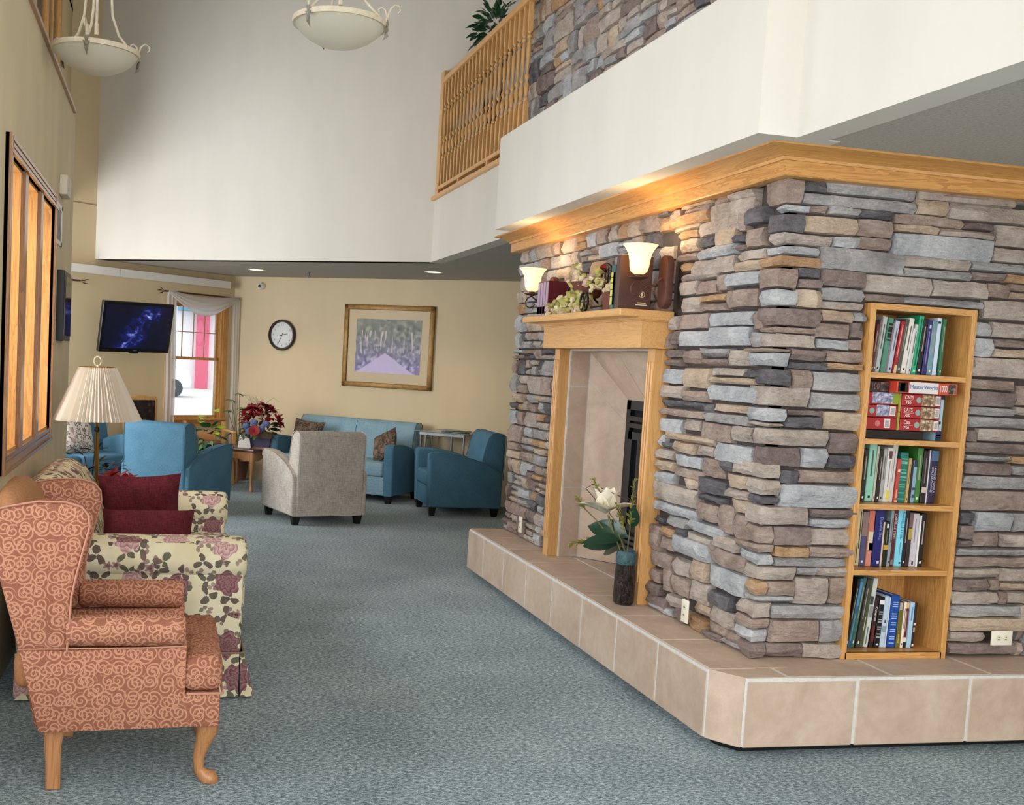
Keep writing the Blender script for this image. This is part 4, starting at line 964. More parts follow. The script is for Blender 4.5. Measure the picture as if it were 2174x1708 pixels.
dl = MB().lathe([(.166, .018), (0, .018)], 40, M90, False).build('dial', mk('clock_dial', '#e6e6e2', .6), ck)
for h in range(1, 13):
    a = D(90-30*h); text('numeral', str(h), .037, mk('grey_numerals', '#6f726e', .6), dl, T((.13*math.cos(a), -.0195, .13*math.sin(a))) @ M90)
def hand(a, l, w): a = D(a); c, s_ = math.cos(a), math.sin(a); return MB().add([(-.03*c-w*s_, -.023, -.03*s_+w*c), (-.03*c+w*s_, -.023, -.03*s_-w*c), (l*c+w*.4*s_, -.023, l*s_-w*.4*c), (l*c-w*.4*s_, -.023, l*s_+w*.4*c)], [(0, 1, 2, 3)])
hand(90-77, .085, .006).build('hour_hand', INK, ck); hand(90-206, .13, .004).build('minute_hand', INK, ck)
MB().lathe([(.165, .046), (.0, .046)], 40, M90, False).build('crystal', GLASS, ck)
pc = root('framed_picture', wallpt(2.265, 0, 1.785), AF, 'large gold framed garden print above the quilted sofa', 'picture')
W2, H2 = .61, .50
for nm, (a, b_, c, d_) in dict(l=(-W2, -H2, -W2+.06, H2), r=(W2-.06, -H2, W2, H2), b=(-W2, -H2, W2, -H2+.06), t=(-W2, H2-.06, W2, H2)).items():
    MB().rbox(a, -.035, b_, c, 0, d_, .008, 2).build('frame_rail', GOLD, pc, 40)
MB().box(-W2+.05, -.012, -H2+.05, W2-.05, -.004, H2-.05).build('mat_board', mk('tan_mat_board', '#c9b48c', .8, var=.05, vs=30), pc)
def print_mat():
    m, nt, b = newmat('garden_print'); g = NT(nt); uv = g.coord('UV'); sp = g.n('ShaderNodeSeparateXYZ'); g.l(uv, sp.inputs[0])
    n = g.noise(uv, 16, 6, .65, .4); n2 = g.noise(g.mapping(uv, (26, 2.5, 1)), 1, 2, .5)
    top = g.ramp(n, [(.35, rgba('#3b3a3a')), (.5, rgba('#6b6f5c')), (.65, rgba('#a7a58c'))]); low = g.ramp(n, [(.35, rgba('#3a3468')), (.5, rgba('#76689c')), (.66, rgba('#cdbfe0'))])
    c = g.mix(g.math('MULTIPLY_ADD', sp.outputs[1], 2.4, .55, True), low, top)
    tr = g.math('MULTIPLY', g.math('GREATER_THAN', n2, .6), g.math('LESS_THAN', g.math('ABSOLUTE', g.math('SUBTRACT', sp.outputs[1], .06)), .13))
    c = g.mix(g.math('MULTIPLY', tr, .75), c, rgba('#d8c6bd'))
    path = g.math('LESS_THAN', g.math('ADD', g.math('ABSOLUTE', g.math('SUBTRACT', sp.outputs[0], -.03)), g.math('MULTIPLY', sp.outputs[1], 1.6)), -.12)
    c = g.mix(g.math('MULTIPLY', path, .8), c, rgba('#cfbfe2')); g.l(c, b.inputs['Base Color']); b.inputs['Roughness'].default_value = .6; return m
MB().box(-.44, -.016, -.32, .44, -.011, .33).build('print', print_mat(), pc, None, True)
MB().add([(-W2+.05, -.022, -H2+.05), (W2-.05, -.022, -H2+.05), (W2-.05, -.022, H2-.05), (-W2+.05, -.022, H2-.05)], [(0, 1, 2, 3)]).build('glazing', PGLASS, pc)
sc = root('security_camera', wallpt(.42, 0, 2.48), AF, 'small white dome camera high on the far wall', 'camera')
MB().lathe([(.045, 0), (.047, .03), (.04, .06), (.025, .078), (0, .084)], 18, M90).build('housing', WHITE, sc, 50); MB().lathe([(.02, .0), (.02, .012), (0, .014)], 12, T((.01, -.075, -.005)) @ M90).build('lens', BLACK, sc, 50)
for i, (x, y) in enumerate(((.985, 12.953), (2.779, 11.526))):
    dlg = root('recessed_downlight', (x, y, CZ), 0, ('lit recessed ceiling light above the far window corner', 'lit recessed ceiling light near the end of the stone wall')[i], 'light', 'recessed ceiling lights')
    MB().lathe([(.075, -.003), (.1, -.006), (.1, 0), (.075, 0)], 24, None, False).build('trim_ring', WHITE, dlg, 50)
    MB().lathe([(0, -.004), (.076, -.004)], 24, None, False).build('lens', mk('lit_lens', '#fff1d6', .5, emit='#ffdca0', es=4), dlg)
    l = bpy.data.lights.new('downlight_beam', 'SPOT'); l.energy = 28; l.color = (1, .84, .62); l.spot_size = 2.1; l.spot_blend = .8; l.shadow_soft_size = .07
    lo = bpy.data.objects.new('downlight_beam', l); COL.objects.link(lo); lo.parent = dlg; lo.location = (0, 0, -.02)
sp_ = root('fire_sprinkler', (1.571, 12.752, CZ), 0, 'small fire sprinkler head on the nook ceiling', 'sprinkler')
MB().lathe([(.03, 0), (.03, -.006), (.012, -.012), (.012, -.04), (.006, -.045), (.006, -.06)], 12).lathe([(.0, -.06), (.022, -.062), (.022, -.066), (0, -.066)], 12).build('head', STEELM, sp_, 40)
def outlet(name, M, label, horiz=False):
    r = root(name, label=label, cat='outlet'); r.matrix_world = M
    w, h = (.115, .07) if horiz else (.07, .115)
    MB().rbox(-w/2, -.007, -h/2, w/2, 0, h/2, .003, 2).build('cover_plate', mk('ivory_plate', '#e9e3d2', .4), r, 40)
    for k in (-1, 1):
        cx_, cz_ = (k*.02, 0) if horiz else (0, k*.02)
        s_ = MB().lathe([(.015, 0), (.0145, .0015), (0, .002)], 14, T((cx_, -.007, cz_)) @ M90).build('socket', mk('ivory_socket', '#ddd6c2', .4), r, 40)
        for q in (-1, 1):
            a_, b2 = ((0, q*.005) if horiz else (q*.005, 0)); MB().box(cx_+a_-.0035 if horiz else cx_+a_-.001, -.0105, cz_+b2-.001 if horiz else cz_+b2-.0035, cx_+a_+.0035 if horiz else cx_+a_+.001, -.0085, cz_+b2+.001 if horiz else cz_+b2+.0035).build('slot', INK, s_)
    return r
outlet('wall_outlet', T((3.88, 4.285, .462)), 'ivory double outlet on the front stone face right of the bookcase', True)
outlet('wall_outlet', T((2.565, 4.885, .445)) @ RZ(D(-90)), 'ivory outlet in the stone beside the vase')
outlet('wall_outlet', T((2.565, 7.49, .47)) @ RZ(D(-90)), 'ivory outlet in the stone at the far end of the hearth')
v = FA+TD*-.472; outlet('wall_outlet', T((v.x, v.y, .474)) @ RZ(AT), 'ivory outlet on the wall below the far window')
# ------------------------------------------------------------------ left wall fittings
vg = root('wall_vent', (LX, 7.40, 2.375), 0, 'white louvred air vent on the left wall', 'vent')
MB().box(0, -.24, -.13, .008, .24, -.105).box(0, -.24, .105, .008, .24, .13).box(0, -.24, -.13, .008, -.19, .13).box(0, .19, -.13, .008, .24, .13).build('frame', WHITE, vg)
MB().box(0, -.2, -.11, .004, .2, .11).build('back_plate', WHITE, vg)
for k in range(9): MB().prism([(-.185+.043*k, -.1), (-.165+.043*k, -.1), (-.155+.043*k, .1), (-.175+.043*k, .1)], .003, .0052, 'x').build('slot', BLACKM, vg)
tb = root('wall_speaker', (LX, 7.56, 2.63), 0, 'small beige wall box above the air vent', 'speaker')
MB().rbox(0, -.13, -.065, .055, .13, .065, .012, 2).build('case', mk('beige_plastic', '#d8d0bd', .5), tb, 40); MB().box(.05, -.13, -.035, .058, -.06, .035).build('grille', mk('beige_grille', '#c4bba6', .6), tb)
bp = root('black_wall_panel', (LX, 7.70, 1.86), 0, 'black framed display box at the end of the left wall', 'display')
MB().rbox(0, -.24, -.235, .05, .24, .225, .004, 1).build('case', BLACK, bp); MB().box(.048, -.21, -.2, .056, .21, .19).build('front_glass', mk('black_gloss', '#0b0c0e', .08, spec=.7), bp)
# ------------------------------------------------------------------ pendants
def pendant(x, y, zr, Rr, rz, label):
    r = root('pendant_light', (x, y, zr), rz, label, 'light', 'alabaster pendant lights')
    k = Rr/.24
    MB().lathe([(.0, -.118*k), (.05*k, -.115*k), (.11*k, -.1*k), (.165*k, -.072*k), (.205*k, -.04*k), (.232*k, -.005*k), (.236*k, .004*k), (.226*k, .0), (.2*k, -.035*k), (.16*k, -.065*k), (.1*k, -.092*k), (0, -.108*k)], 40).build('glass_bowl', ALAB, r, 60)
    MB().lathe([(.228*k, -.008), (.243*k, -.008), (.246*k, .006), (.243*k, .018), (.228*k, .018), (.228*k, -.008)], 40, None, False).build('rim', IVORYM, r, 50)
    st = 5.7-zr
    MB().cyl((0, 0, .12*k), (0, 0, st-.02), .008, 8).lathe([(.012, -.04), (.012, .02)], 10, T((0, 0, .14*k))).build('stem', IVORYM, r, 60)
    MB().lathe([(.06, st-.04), (.07, st-.02), (.07, st)], 16).build('canopy', IVORYM, r, 50)
    for q in range(3):
        a = 2*math.pi*q/3; c, s_ = math.cos(a), math.sin(a); Pp = lambda rr, zz: (rr*k*c, rr*k*s_, zz*k)
        MB().tube([Pp(.235, .01), Pp(.2, .05), Pp(.13, .12), Pp(.09, .22), Pp(.08, .34), Pp(.06, .5), Pp(.02, .62), Pp(.005, .66)], .0075, 8).build('arm', IVORYM, r, 60)
        sc_ = [Pp(.24, .01), Pp(.25, .05), Pp(.262, .085), Pp(.285, .105), Pp(.308, .098), Pp(.312, .075), Pp(.298, .062)]
        s2 = [Pp(.24, .01), Pp(.245, .045), Pp(.235, .08), Pp(.215, .092), Pp(.2, .082), Pp(.203, .065)]
        MB().tube(sc_, [.006, .006, .0055, .005, .0045, .004, .003], 6).tube(s2, [.006, .006, .0055, .005, .004, .003], 6).build('scroll', IVORYM, r, 60)
        lf = MB()
        for (w_, z0_, z1_) in ((.016, .03, -.02), (.02, .0, -.05), (.012, -.03, -.075)):
            r0_, r1_ = .25, .25-.35*(.03-z1_)
            lf.add([tuple(Vector(Pp(r0_, z0_))+Vector((-s_*w_, c*w_, 0))), tuple(Vector(Pp(r0_, z0_))-Vector((-s_*w_, c*w_, 0))), Pp(r1_+.012, z1_), tuple(Vector(Pp(r0_+.008, (z0_+z1_)/2)))], [(0, 3, 2), (3, 1, 2), (0, 1, 3)])
        lf.build('leaf_strap', GREYM, r)
    return r
pendant(-.445, 6.4, 3.215, .235, D(262), 'alabaster bowl pendant light nearest the left wall')
pendant(.79, 5.6, 3.285, .235, D(222), 'alabaster bowl pendant light hanging in the middle of the room')

# ------------------------------------------------------------------ gallery railing
gr = root('gallery_railing', (2.50, 10.3, 3.2), 0, 'oak baluster railing of the upper gallery', 'railing')
Lr = 2.62                                                       # runs towards -y
MB().rbox(-.05, -Lr, -.012, .06, .16, .028, .006, 1).build('nosing', MAPLE['y'], gr)
MB().box(-.02, -.005, .02, .06, .11, 1.2).build('newel', MAPLE['z'], gr)
MB().rbox(-.035, -Lr, 1.07, .035, .01, 1.125, .012, 2).build('handrail', MAPLE['y'], gr, 40)
MB().rbox(-.025, -Lr, .075, .025, .0, .11, .006, 1).build('bottom_rail', MAPLE['y'], gr)
for k in range(3): MB().box(-.02, -.75-.9*k, .025, .02, -.71-.9*k, .08).build('block', MAPLE['z'], gr)
hw = .0155
bal = MB().box(-hw, -hw, .1, hw, hw, .36).box(-hw, -hw, .86, hw, hw, 1.075)
bal.lathe([(.009, .355), (.0175, .368), (.0175, .382), (.008, .395), (.012, .41), (.0195, .445), (.0185, .475), (.009, .505), (.008, .515), (.0175, .53), (.0175, .545), (.008, .562), (.0095, .6), (.0165, .7), (.0175, .74), (.0135, .785), (.0075, .808), (.0175, .818), (.0175, .834), (.0085, .844), (.0165, .862)], 10)
bme = bal.build('baluster', MAPLE['z'], gr, 40); bme.location = (0, -.06, 0)
nb_ = 22
for k in range(1, nb_): inst('baluster', bme.data, gr, T((0, -.06-k*.117, 0)))

# ------------------------------------------------------------------ leaves and plants
def leaf_mesh(name, L, Wd, mat, cup=.15, droop=.25, n=4):
    vs = []; fs = []
    for i in range(n+1):
        t = i/n; w = Wd/2*math.sin(math.pi*min(1, t**.75))**.9 if 0 < t < 1 else .0008; z = -droop*L*t*t
        vs += [(-w, L*t, z+cup*w), (0, L*t, z), (w, L*t, z+cup*w)]
    for i in range(n):
        a = i*3; fs += [(a, a+1, a+4, a+3), (a+1, a+2, a+5, a+4)]
    me = bpy.data.meshes.new(name); me.from_pydata(vs, [], fs); me.update(); me.shade_smooth(); me.materials.append(mat); return me
def orient(p, d, roll=0, s=1):
    """matrix whose local +y points along d"""
    d = Vector(d).normalized(); up = Vector((0, 0, 1)); x = d.cross(up)
    if x.length < 1e-3: x = Vector((1, 0, 0))
    x.normalize(); z = x.cross(d)
    M = Matrix(((x.x, d.x, z.x, 0), (x.y, d.y, z.y, 0), (x.z, d.z, z.z, 0), (0, 0, 0, 1)))
    return T(p) @ M @ RY(roll) @ Matrix.Scale(s, 4)
LF = {k: leaf_mesh('leaf', *a) for k, a in dict(ficus=(.11, .05, GREEND), ficus2=(.11, .05, GREENL), sch=(.10, .035, PALEG), sch2=(.10, .034, GREENL), poth=(.13, .085, GREENL), lime=(.13, .09, LIME), pale=(.1, .04, PALEG), red=(.085, .045, REDP), bract=(.12, .06, REDB), dark=(.10, .055, mk('maroon_leaf', '#2c1418', .5, var=.3)), brown=(.19, .05, mk('dry_brown_leaf', '#4b3a2e', .7, var=.3))).items()}
def rnd_dir(zmin=-.2, zmax=1): 
    while True:
        v = Vector((R(-1, 1), R(-1, 1), R(zmin, zmax)))
        if .2 < v.length < 1: return v.normalized()
# big plant on the gallery
gp = root('gallery_plant', (2.74, 9.52, 3.2), 0, 'leafy green plant behind the gallery railing', 'plant')
MB().lathe([(.12, 0), (.15, .3), (.16, .32), (.14, .32)], 18).build('pot', mk('clay_pot', '#7a5a48', .7), gp, 40)
st = MB()
for k in range(5): a = k*1.3; st.tube([(0, 0, .3), (.08*math.cos(a), .08*math.sin(a), .8), (.14*math.cos(a), .3*math.sin(a), 1.35)], [.014, .01, .004], 6)
st.build('stem', BROWN, gp, 60)
for k in range(190):
    d_ = rnd_dir(-.6, 1); rr = R(.1, .3); pos = Vector((d_.x*rr*.55, d_.y*rr*1.5, 1.34+d_.z*rr*.9))
    inst('leaf', LF['ficus' if k % 3 else 'ficus2'], gp, orient(pos, Vector((d_.x, d_.y, d_.z-.35)), R(-.8, .8), R(.8, 1.25)))
# plants by the window
pt = root('potted_pothos', (.50, 12.6, 0), 0, 'leafy plant with lime green new leaves on a stand below the far window', 'plant')
MB().lathe([(.13, 0), (.13, .03), (.03, .05), (.03, .38), (.14, .4), (.14, .42)], 16).build('stand', mk('dark_stand', '#3a2b22', .5), pt, 40)
MB().lathe([(.07, .42), (.1, .55), (.105, .56), (.09, .56)], 16).build('pot', mk('dark_green_pot', '#26352c', .4), pt, 40)
for k in range(46):
    d_ = rnd_dir(-.5, 1); pos = Vector((d_.x*.13, d_.y*.13, .62+d_.z*.13)); key = 'lime' if (k % 5 == 0 and d_.z > 0) else ('pale' if k % 3 == 0 else 'poth')
    inst('leaf', LF[key], pt, orient(pos, (d_.x, d_.y, d_.z*.6-.3), R(-.6, .6), R(.7, 1.05)))
for k, (dx, dz) in enumerate(((-.06, .88), (-.02, .86), (-.09, .82), (.03, .95))): inst('leaf', LF['lime'], pt, orient(Vector((dx, -.1, dz)), (R(-.6, .2), -.6, .1), R(-.4, .4), 1.15))
sf = root('potted_schefflera', (.93, 13.92, 0), 0, 'tall thin umbrella plant beside the right curtain panel', 'plant')
MB().lathe([(.1, 0), (.13, .24), (.14, .25), (.12, .25)], 16).build('pot', mk('clay_pot', '#7a5a48', .7), sf, 40)
st = MB(); tips = []
for k, (dx, dy, h) in enumerate(((-.12, -.06, 1.02), (.02, -.1, .93), (.1, -.04, .84), (-.16, .0, .88), (-.02, .03, 1.1), (.14, -.1, .95), (-.1, -.1, .6), (.06, .02, .66))):
    tip = Vector((dx, dy, h)); tips.append(tip); st.tube([(0, 0, .24), (dx*.3, dy*.3, .3+h*.3), tuple(tip)], [.009, .006, .004], 6)
st.build('stem', STEM, sf, 60)
for tip in tips:
    for j in range(7): a = 2*math.pi*j/7+R(-.2, .2); inst('leaf', LF['sch' if j % 2 else 'sch2'], sf, orient(tip, (math.cos(a), math.sin(a), R(-.35, .15)), R(-.4, .4), R(.75, 1.15)))

# ------------------------------------------------------------------ corner table and flowers
et = root('corner_table', (.95, 13.156, 0), D(-38), 'oak corner table with cabriole legs under the flower arrangement', 'table')
MB().rbox(-.37, -.37, .47, .37, .37, .5, .008, 2).build('table_top', mk('dark_polished_top', '#5a3423', .25, coat=.4), et, 40)
for a in range(4):
    M = RZ(a*math.pi/2)
    MB().prism([(-.31, .47), (.31, .47), (.31, .36), (.22, .355), (.12, .385), (0, .365), (-.12, .385), (-.22, .355), (-.31, .36)], -.335, -.31, 'y', 0, 2, M).build('apron', LEGW, et)
    c = (M @ Vector((-.315, -.315, 0))); sec = [(.47, .03, 0), (.38, .034, .01), (.3, .027, .008), (.2, .02, -.002), (.1, .015, -.006), (.05, .017, .002), (.02, .026, .012), (0, .022, .012)]
    dr = Vector((c.x, c.y, 0)).normalized()
    MB().tube([(c.x+dr.x*o_, c.y+dr.y*o_, z) for z, r_, o_ in sec], [r_ for z, r_, o_ in sec], 8).build('leg', LEGW, et, 50)
fa = root('flower_arrangement', (1.10, 13.0, .5), D(-20), 'red and blue flower arrangement in a wooden box on the corner table', 'flowers')
MB().add([(-.12, -.08, 0), (.12, -.08, 0), (.12, .08, 0), (-.12, .08, 0), (-.145, -.1, .15), (.145, -.1, .15), (.145, .1, .15), (-.145, .1, .15)], [(3, 2, 1, 0), (0, 1, 5, 4), (1, 2, 6, 5), (2, 3, 7, 6), (3, 0, 4, 7), (4, 5, 6, 7)]).build('box', mk('blue_grey_box', '#4d4a66', .6), fa)
MB().box(-.148, -.104, .105, .148, .104, .155).build('box_rim', mk('box_brown', '#7a6250', .7), fa)
def rosette(mesh, n, pos, nrm, s, parent, name):
    nrm = Vector(nrm).normalized(); t = nrm.orthogonal().normalized(); q = nrm.cross(t)
    for j in range(n):
        a = 2*math.pi*j/n+R(-.2, .2); k = .35 if j % 2 else .8; inst(name, mesh, parent, orient(pos, (t*math.cos(a)+q*math.sin(a))+nrm*k, R(-.3, .3), s*R(.8, 1.1)))
fa.scale = (1.25, 1.25, 1.2)
for k in range(30):
    a = R(0, 2*math.pi); e = R(.2, 1.35); d_ = Vector((math.cos(a)*math.cos(e), math.sin(a)*math.cos(e)*.8, math.sin(e)))
    rosette(LF['red'], 6, Vector((0, 0, .2))+d_*Vector((.20, .18, .20)).length*.0+Vector((d_.x*.2, d_.y*.18, d_.z*.22)), d_, 1.0, fa, 'petal')
for k in range(60):
    a = R(0, 2*math.pi); e = R(-.5, .5); d_ = Vector((math.cos(a)*math.cos(e), math.sin(a)*math.cos(e), math.sin(e)))
    inst('leaf', LF['pale' if k % 2 else 'ficus'], fa, orient(Vector((d_.x*.13, d_.y*.11, .19+d_.z*.1)), (d_.x, d_.y, d_.z-.15), R(-.7, .7), R(.8, 1.2)))
blob = bmesh.new(); bmesh.ops.create_icosphere(blob, subdivisions=2, radius=.035)
for v in blob.verts: v.co *= R(.75, 1.25)
bb = MB(); bb.bm(blob)
o = bb.build('blossom', PURP, fa); o.location = (-.08, -.17, .22)
for q in ((.07, -.19, .20), (.11, -.17, .25), (.0, -.19, .26), (-.04, -.2, .17)): inst('blossom', o.data, fa, T(q))
inst('blossom', MB().lathe([(.02, 0), (.05, .03), (.055, .05), (.03, .045), (0, .02)], 12).build('calyx', REDP, fa, 60).data, fa, T((.02, -.21, .17)) @ RX(D(70)))
tw = MB()
for k in range(7): a = R(-.9, .9); tw.tube([(R(-.03, .05), 0, .3), (math.sin(a)*.12, R(-.05, .05), .46), (math.sin(a)*.25+R(-.05, .05), R(-.05, .05), .50+R(-.03, .07)), (math.sin(a)*.3, 0, .47+R(-.05, .05))], [.003, .0025, .002, .0015], 5)
tw.build('twigs', mk('grey_twig', '#9a8f80', .8), fa, 60)
mg = root('magazine_stack', (1.14, 12.83, .5), D(-25), 'magazines on the corner table beside the flower box', 'magazine')
MB().box(-.13, -.1, 0, .13, .1, .012).build('magazine', mk('magazine_brown', '#6d4a3c', .4), mg); MB().box(-.12, -.1, .012, .12, .09, .02, RZ(.25)).build('magazine', mk('magazine_pink', '#b88a7a', .4), mg)
pcd = root('folded_card', (.93, 12.93, .5), D(-30), 'white folded card standing on the corner table', 'card')
MB().add([(-.09, 0, 0), (.09, -.02, 0), (.06, 0, .11), (-.08, .02, .15)], [(0, 1, 2, 3)]).add([(-.09, .0, 0), (.09, -.02, 0), (.08, .07, 0), (-.08, .08, 0)], [(3, 2, 1, 0)]).build('card', mk('white_card', '#e9e5de', .7), pcd)
# oak armchair half hidden behind the table
oc = root('oak_armchair', (.52, 13.64, 0), D(12), 'oak armchair with red seat half hidden behind the flowers', 'armchair')
MB().rbox(-.25, -.22, .4, .25, .22, .47, .03, 2).build('seat', mk('red_seat_fabric', '#8e2a2c', .8), oc, 50)
MB().rbox(-.22, .2, .5, .22, .235, .62, .01, 2).build('backrest', MAPLE['x'], oc, 50)
for sg in (-1, 1):
    MB().rbox(sg*.27-.025, -.26, .62, sg*.27+.025, .2, .65, .008, 1).build('arm', MAPLE['y'], oc)
    MB().prism([(-.25, 0), (-.21, 0), (-.2, .62), (-.26, .62), (-.23, .4)], sg*.27-.018, sg*.27+.018, 'x').build('leg', MAPLE['z'], oc); MB().box(sg*.25-.02, .18, 0, sg*.25+.02, .24, .74).build('leg', MAPLE['z'], oc)
# dark chair under the television
dc = root('carved_side_chair', (-.16, 12.86, 0), AT+D(4), 'oak framed chair with dark tapestry back below the television', 'chair')
MB().prism([(-.24, .5), (.24, .5), (.245, 1.02), (.215, 1.055), (.13, 1.045), (.05, 1.065), (-.05, 1.065), (-.13, 1.045), (-.215, 1.055), (-.245, 1.02)], .18, .225, 'y', .01, 2).build('back_frame', MAPLE['z'], dc, 40)
MB().rbox(-.20, .165, .56, .20, .19, 1.01, .012, 2).build('back_panel', DKTAP, dc, 50, True)
MB().rbox(-.25, -.25, .40, .25, .2, .48, .03, 2).build('seat', DKTAP, dc, 50, True)
for sx_ in (-1, 1):
    MB().box(sx_*.22-.02, -.24, 0, sx_*.22+.02, -.2, .42).build('leg', MAPLE['z'], dc); MB().box(sx_*.22-.02, .18, 0, sx_*.22+.02, .22, .52).build('leg', MAPLE['z'], dc)
# glass table with magazines
gt = root('glass_side_table', wallpt(3.22, .24), AF, 'glass topped metal side table right of the quilted sofa', 'table')
MB().rbox(-.34, -.2, .825, .34, .2, .835, .003, 1).build('glass_top', mk('greenish_glass_top', '#8f9a92', .12, spec=.7), gt)
MB().box(-.28, -.2, .5, .28, .18, .51).build('lower_shelf', mk('smoked_shelf', '#2c2f30', .15, spec=.7), gt)
for x in (-.27, -.21, .12, .27): MB().cyl((x, -.16, 0), (x, -.16, .825), .014, 8).build('leg', STEELM, gt, 60)
for x in (-.27, .27): MB().cyl((x, .14, 0), (x, .14, .825), .014, 8).build('leg', STEELM, gt, 60)
MB().box(-.28, -.18, .79, .28, -.14, .822).build('rail', STEELM, gt)
mg = root('magazine_stack', wallpt(3.29, .26, .8355), AF, 'fanned magazines on the glass side table', 'magazine')
for k in range(4): MB().box(-.14, -.1, .006*k, .14, .11, .006*k+.005, T((R(-.08, .1), R(-.03, .03), 0)) @ RZ(R(-.4, .4))).build('magazine', mk('magazine_%d' % k, ('#54606a', '#8f8a80', '#3c4348', '#6f7f86')[k], .35), mg)
# ------------------------------------------------------------------ side table with plants beyond the sofa
pd = root('plant_stand_table', (-.42, 8.05, 0), 0, 'small dark side table holding plants beyond the floral sofa', 'table')
MB().lathe([(.26, .5), (.26, .52)], 24).build('table_top', mk('dark_wood', '#3a2419', .4), pd, 40); MB().cyl((0, 0, .03), (0, 0, .5), .03, 10).build('column', mk('dark_wood', '#3a2419', .4), pd, 60); MB().lathe([(.18, 0), (.17, .02), (.03, .04)], 20).build('base', mk('dark_wood', '#3a2419', .4), pd, 40)
po = root('poinsettia', (-.29, 8.02, .52), 0, 'red poinsettia behind the burgundy cushion', 'plant')
MB().lathe([(.06, 0), (.08, .09), (.085, .1), (.07, .1)], 14).build('pot', mk('red_foil', '#7a1c22', .35, .3), po, 40)
for (q, s) in (((.03, -.05, .12), 1.0), ((-.08, -.02, .15), .9), ((.1, .02, .1), .9), ((-.02, .06, .14), .9)): rosette(LF['bract'], 7, Vector(q), (q[0]*3, q[1]*2-.3, .9), s, po, 'bract')
for k in range(10): d_ = rnd_dir(-.1, .4); inst('leaf', LF['dark'], po, orient(Vector((d_.x*.05-.06, d_.y*.05, .2+.05*R(0, 1))), (d_.x, d_.y, d_.z), R(-.5, .5), R(.6, .9)))
dp = root('dried_leaf_plant', (-.50, 7.98, .52), 0, 'wilted brown leaf stems beside the lamp pole', 'plant')
MB().lathe([(.05, 0), (.065, .11), (.055, .11)], 14).build('pot', mk('grey_pot', '#6c6a66', .6), dp, 40)
st = MB()
for k, (dx, dy, h) in enumerate(((-.05, 0, .3), (.02, -.02, .34), (.05, .02, .26), (-.02, .03, .2))):
    st.tube([(0, 0, .1), (dx*.5, dy, h*.6), (dx, dy, h)], .004, 5)
    for j in range(3): a = R(0, 6.28); inst('leaf', LF['brown'], dp, orient(Vector((dx, dy, h)), (math.cos(a), math.sin(a)*.5, R(.1, .9)), R(-.5, .5), R(.5, .9)))
st.build('stem', BROWN, dp, 60)
for k in range(8): a = R(0, 6.28); q = Vector((.09+R(-.04, .04), -.02+R(-.03, .03), .2+R(-.03, .05))); inst('petal', LF['pale'], dp, orient(q, rnd_dir(), 0, .35))
# ------------------------------------------------------------------ mantel things
def sconce(y, label):
    r = root('wall_sconce', (2.565, y, 2.10), 0, label, 'light', 'lit bell shade wall sconces')
    # oval back plate
    n = 10; pts = [(.05*math.cos(t), .09+.05*math.sin(t)) for t in [math.pi*i/n for i in range(n+1)]]+[(.05*math.cos(t), -.09+.05*math.sin(t)) for t in [math.pi+math.pi*i/n for i in range(n+1)]]
    MB().prism(pts, -.03, .012, 'x', .006, 2).build('back_plate', BRONZE, r, 40)
    MB().tube([(-.03, 0, .02), (-.055, 0, .0), (-.075, 0, -.025), (-.105, 0, -.035), (-.14, 0, -.02), (-.165, 0, .0)], .0055, 8).tube([(-.165, 0, 0), (-.19, 0, -.012), (-.205, 0, -.04), (-.2, 0, -.068), (-.175, 0, -.08), (-.15, 0, -.07), (-.14, 0, -.05)], .005, 8).build('scroll_arm', BRONZE, r, 60)
    MB().lathe([(.004, .0), (.03, .006), (.052, .014), (.052, .018), (.02, .02), (.022, .045), (.026, .05)], 18, T((-.165, 0, 0))).build('cup', BRONZE, r, 50)
    MB().lathe([(.022, .03), (.042, .045), (.05, .07), (.053, .1), (.06, .135), (.075, .165), (.092, .185), (.089, .185), (.072, .166), (.056, .136), (.049, .1), (.046, .07), (.038, .048), (.018, .036)], 26, T((-.165, 0, 0))).build('glass_shade', SCONCEG, r, 60)
    MB().lathe([(.012, .05), (.022, .075), (.024, .1), (.015, .12), (0, .126)], 12, T((-.165, 0, 0))).build('bulb', mk('lit_bulb', '#fff2d8', .5, emit='#ffe0ad', es=12), r, 60)
    l = bpy.data.lights.new('sconce_bulb', 'POINT'); l.energy = 4.5; l.color = (1, .74, .42); l.shadow_soft_size = .03
    lo = bpy.data.objects.new('sconce_bulb', l); COL.objects.link(lo); lo.parent = r; lo.location = (-.165, 0, .20)
    return r
sconce(5.36, 'lit bell shade wall sconce nearest the camera at the mantel')
sconce(7.08, 'lit bell shade wall sconce at the far end of the mantel')
MZ = 1.95
def boxbook(name, M, w, h, d, cmat, label, group=None, parts=()):
    """book standing on its end; spine towards local -y; local x thickness, y depth, z height"""
    r = root(name, label=label, cat='book', group=group); r.matrix_world = M
    t = min(.004, w*.14)
    b = MB().rbox(-w/2, 0, 0, w/2, t*1.5, h, min(.003, w*.2), 1).box(-w/2, t, 0, -w/2+t, d, h).box(w/2-t, t, 0, w/2, d, h)
    b.build('cover', cmat, r); MB().box(-w/2+t, t*1.4, .003, w/2-t, d-.004, h-.004).build('pages', PAPER, r)
    for k, (x0, z0, x1, z1, m_) in enumerate(parts): MB().box(x0*w-w/2, -.0006, z0*h, x1*w-w/2, .001, z1*h).build('spine_band', m_, r)
    return r
def spine_text(r, s, size, mat, w, h, zc=.5, down=True, xo=0, sx=1):
    M = T((xo, -.0012, h*zc)) @ M90 @ RZ(D(-90 if down else 90)); return text('spine_title', s, size, mat, r, M, 'CENTER', sx)
MBK = lambda n, c, **k: mk('cover_'+n, c, k.pop('rough', .45), var=.06, vs=40)
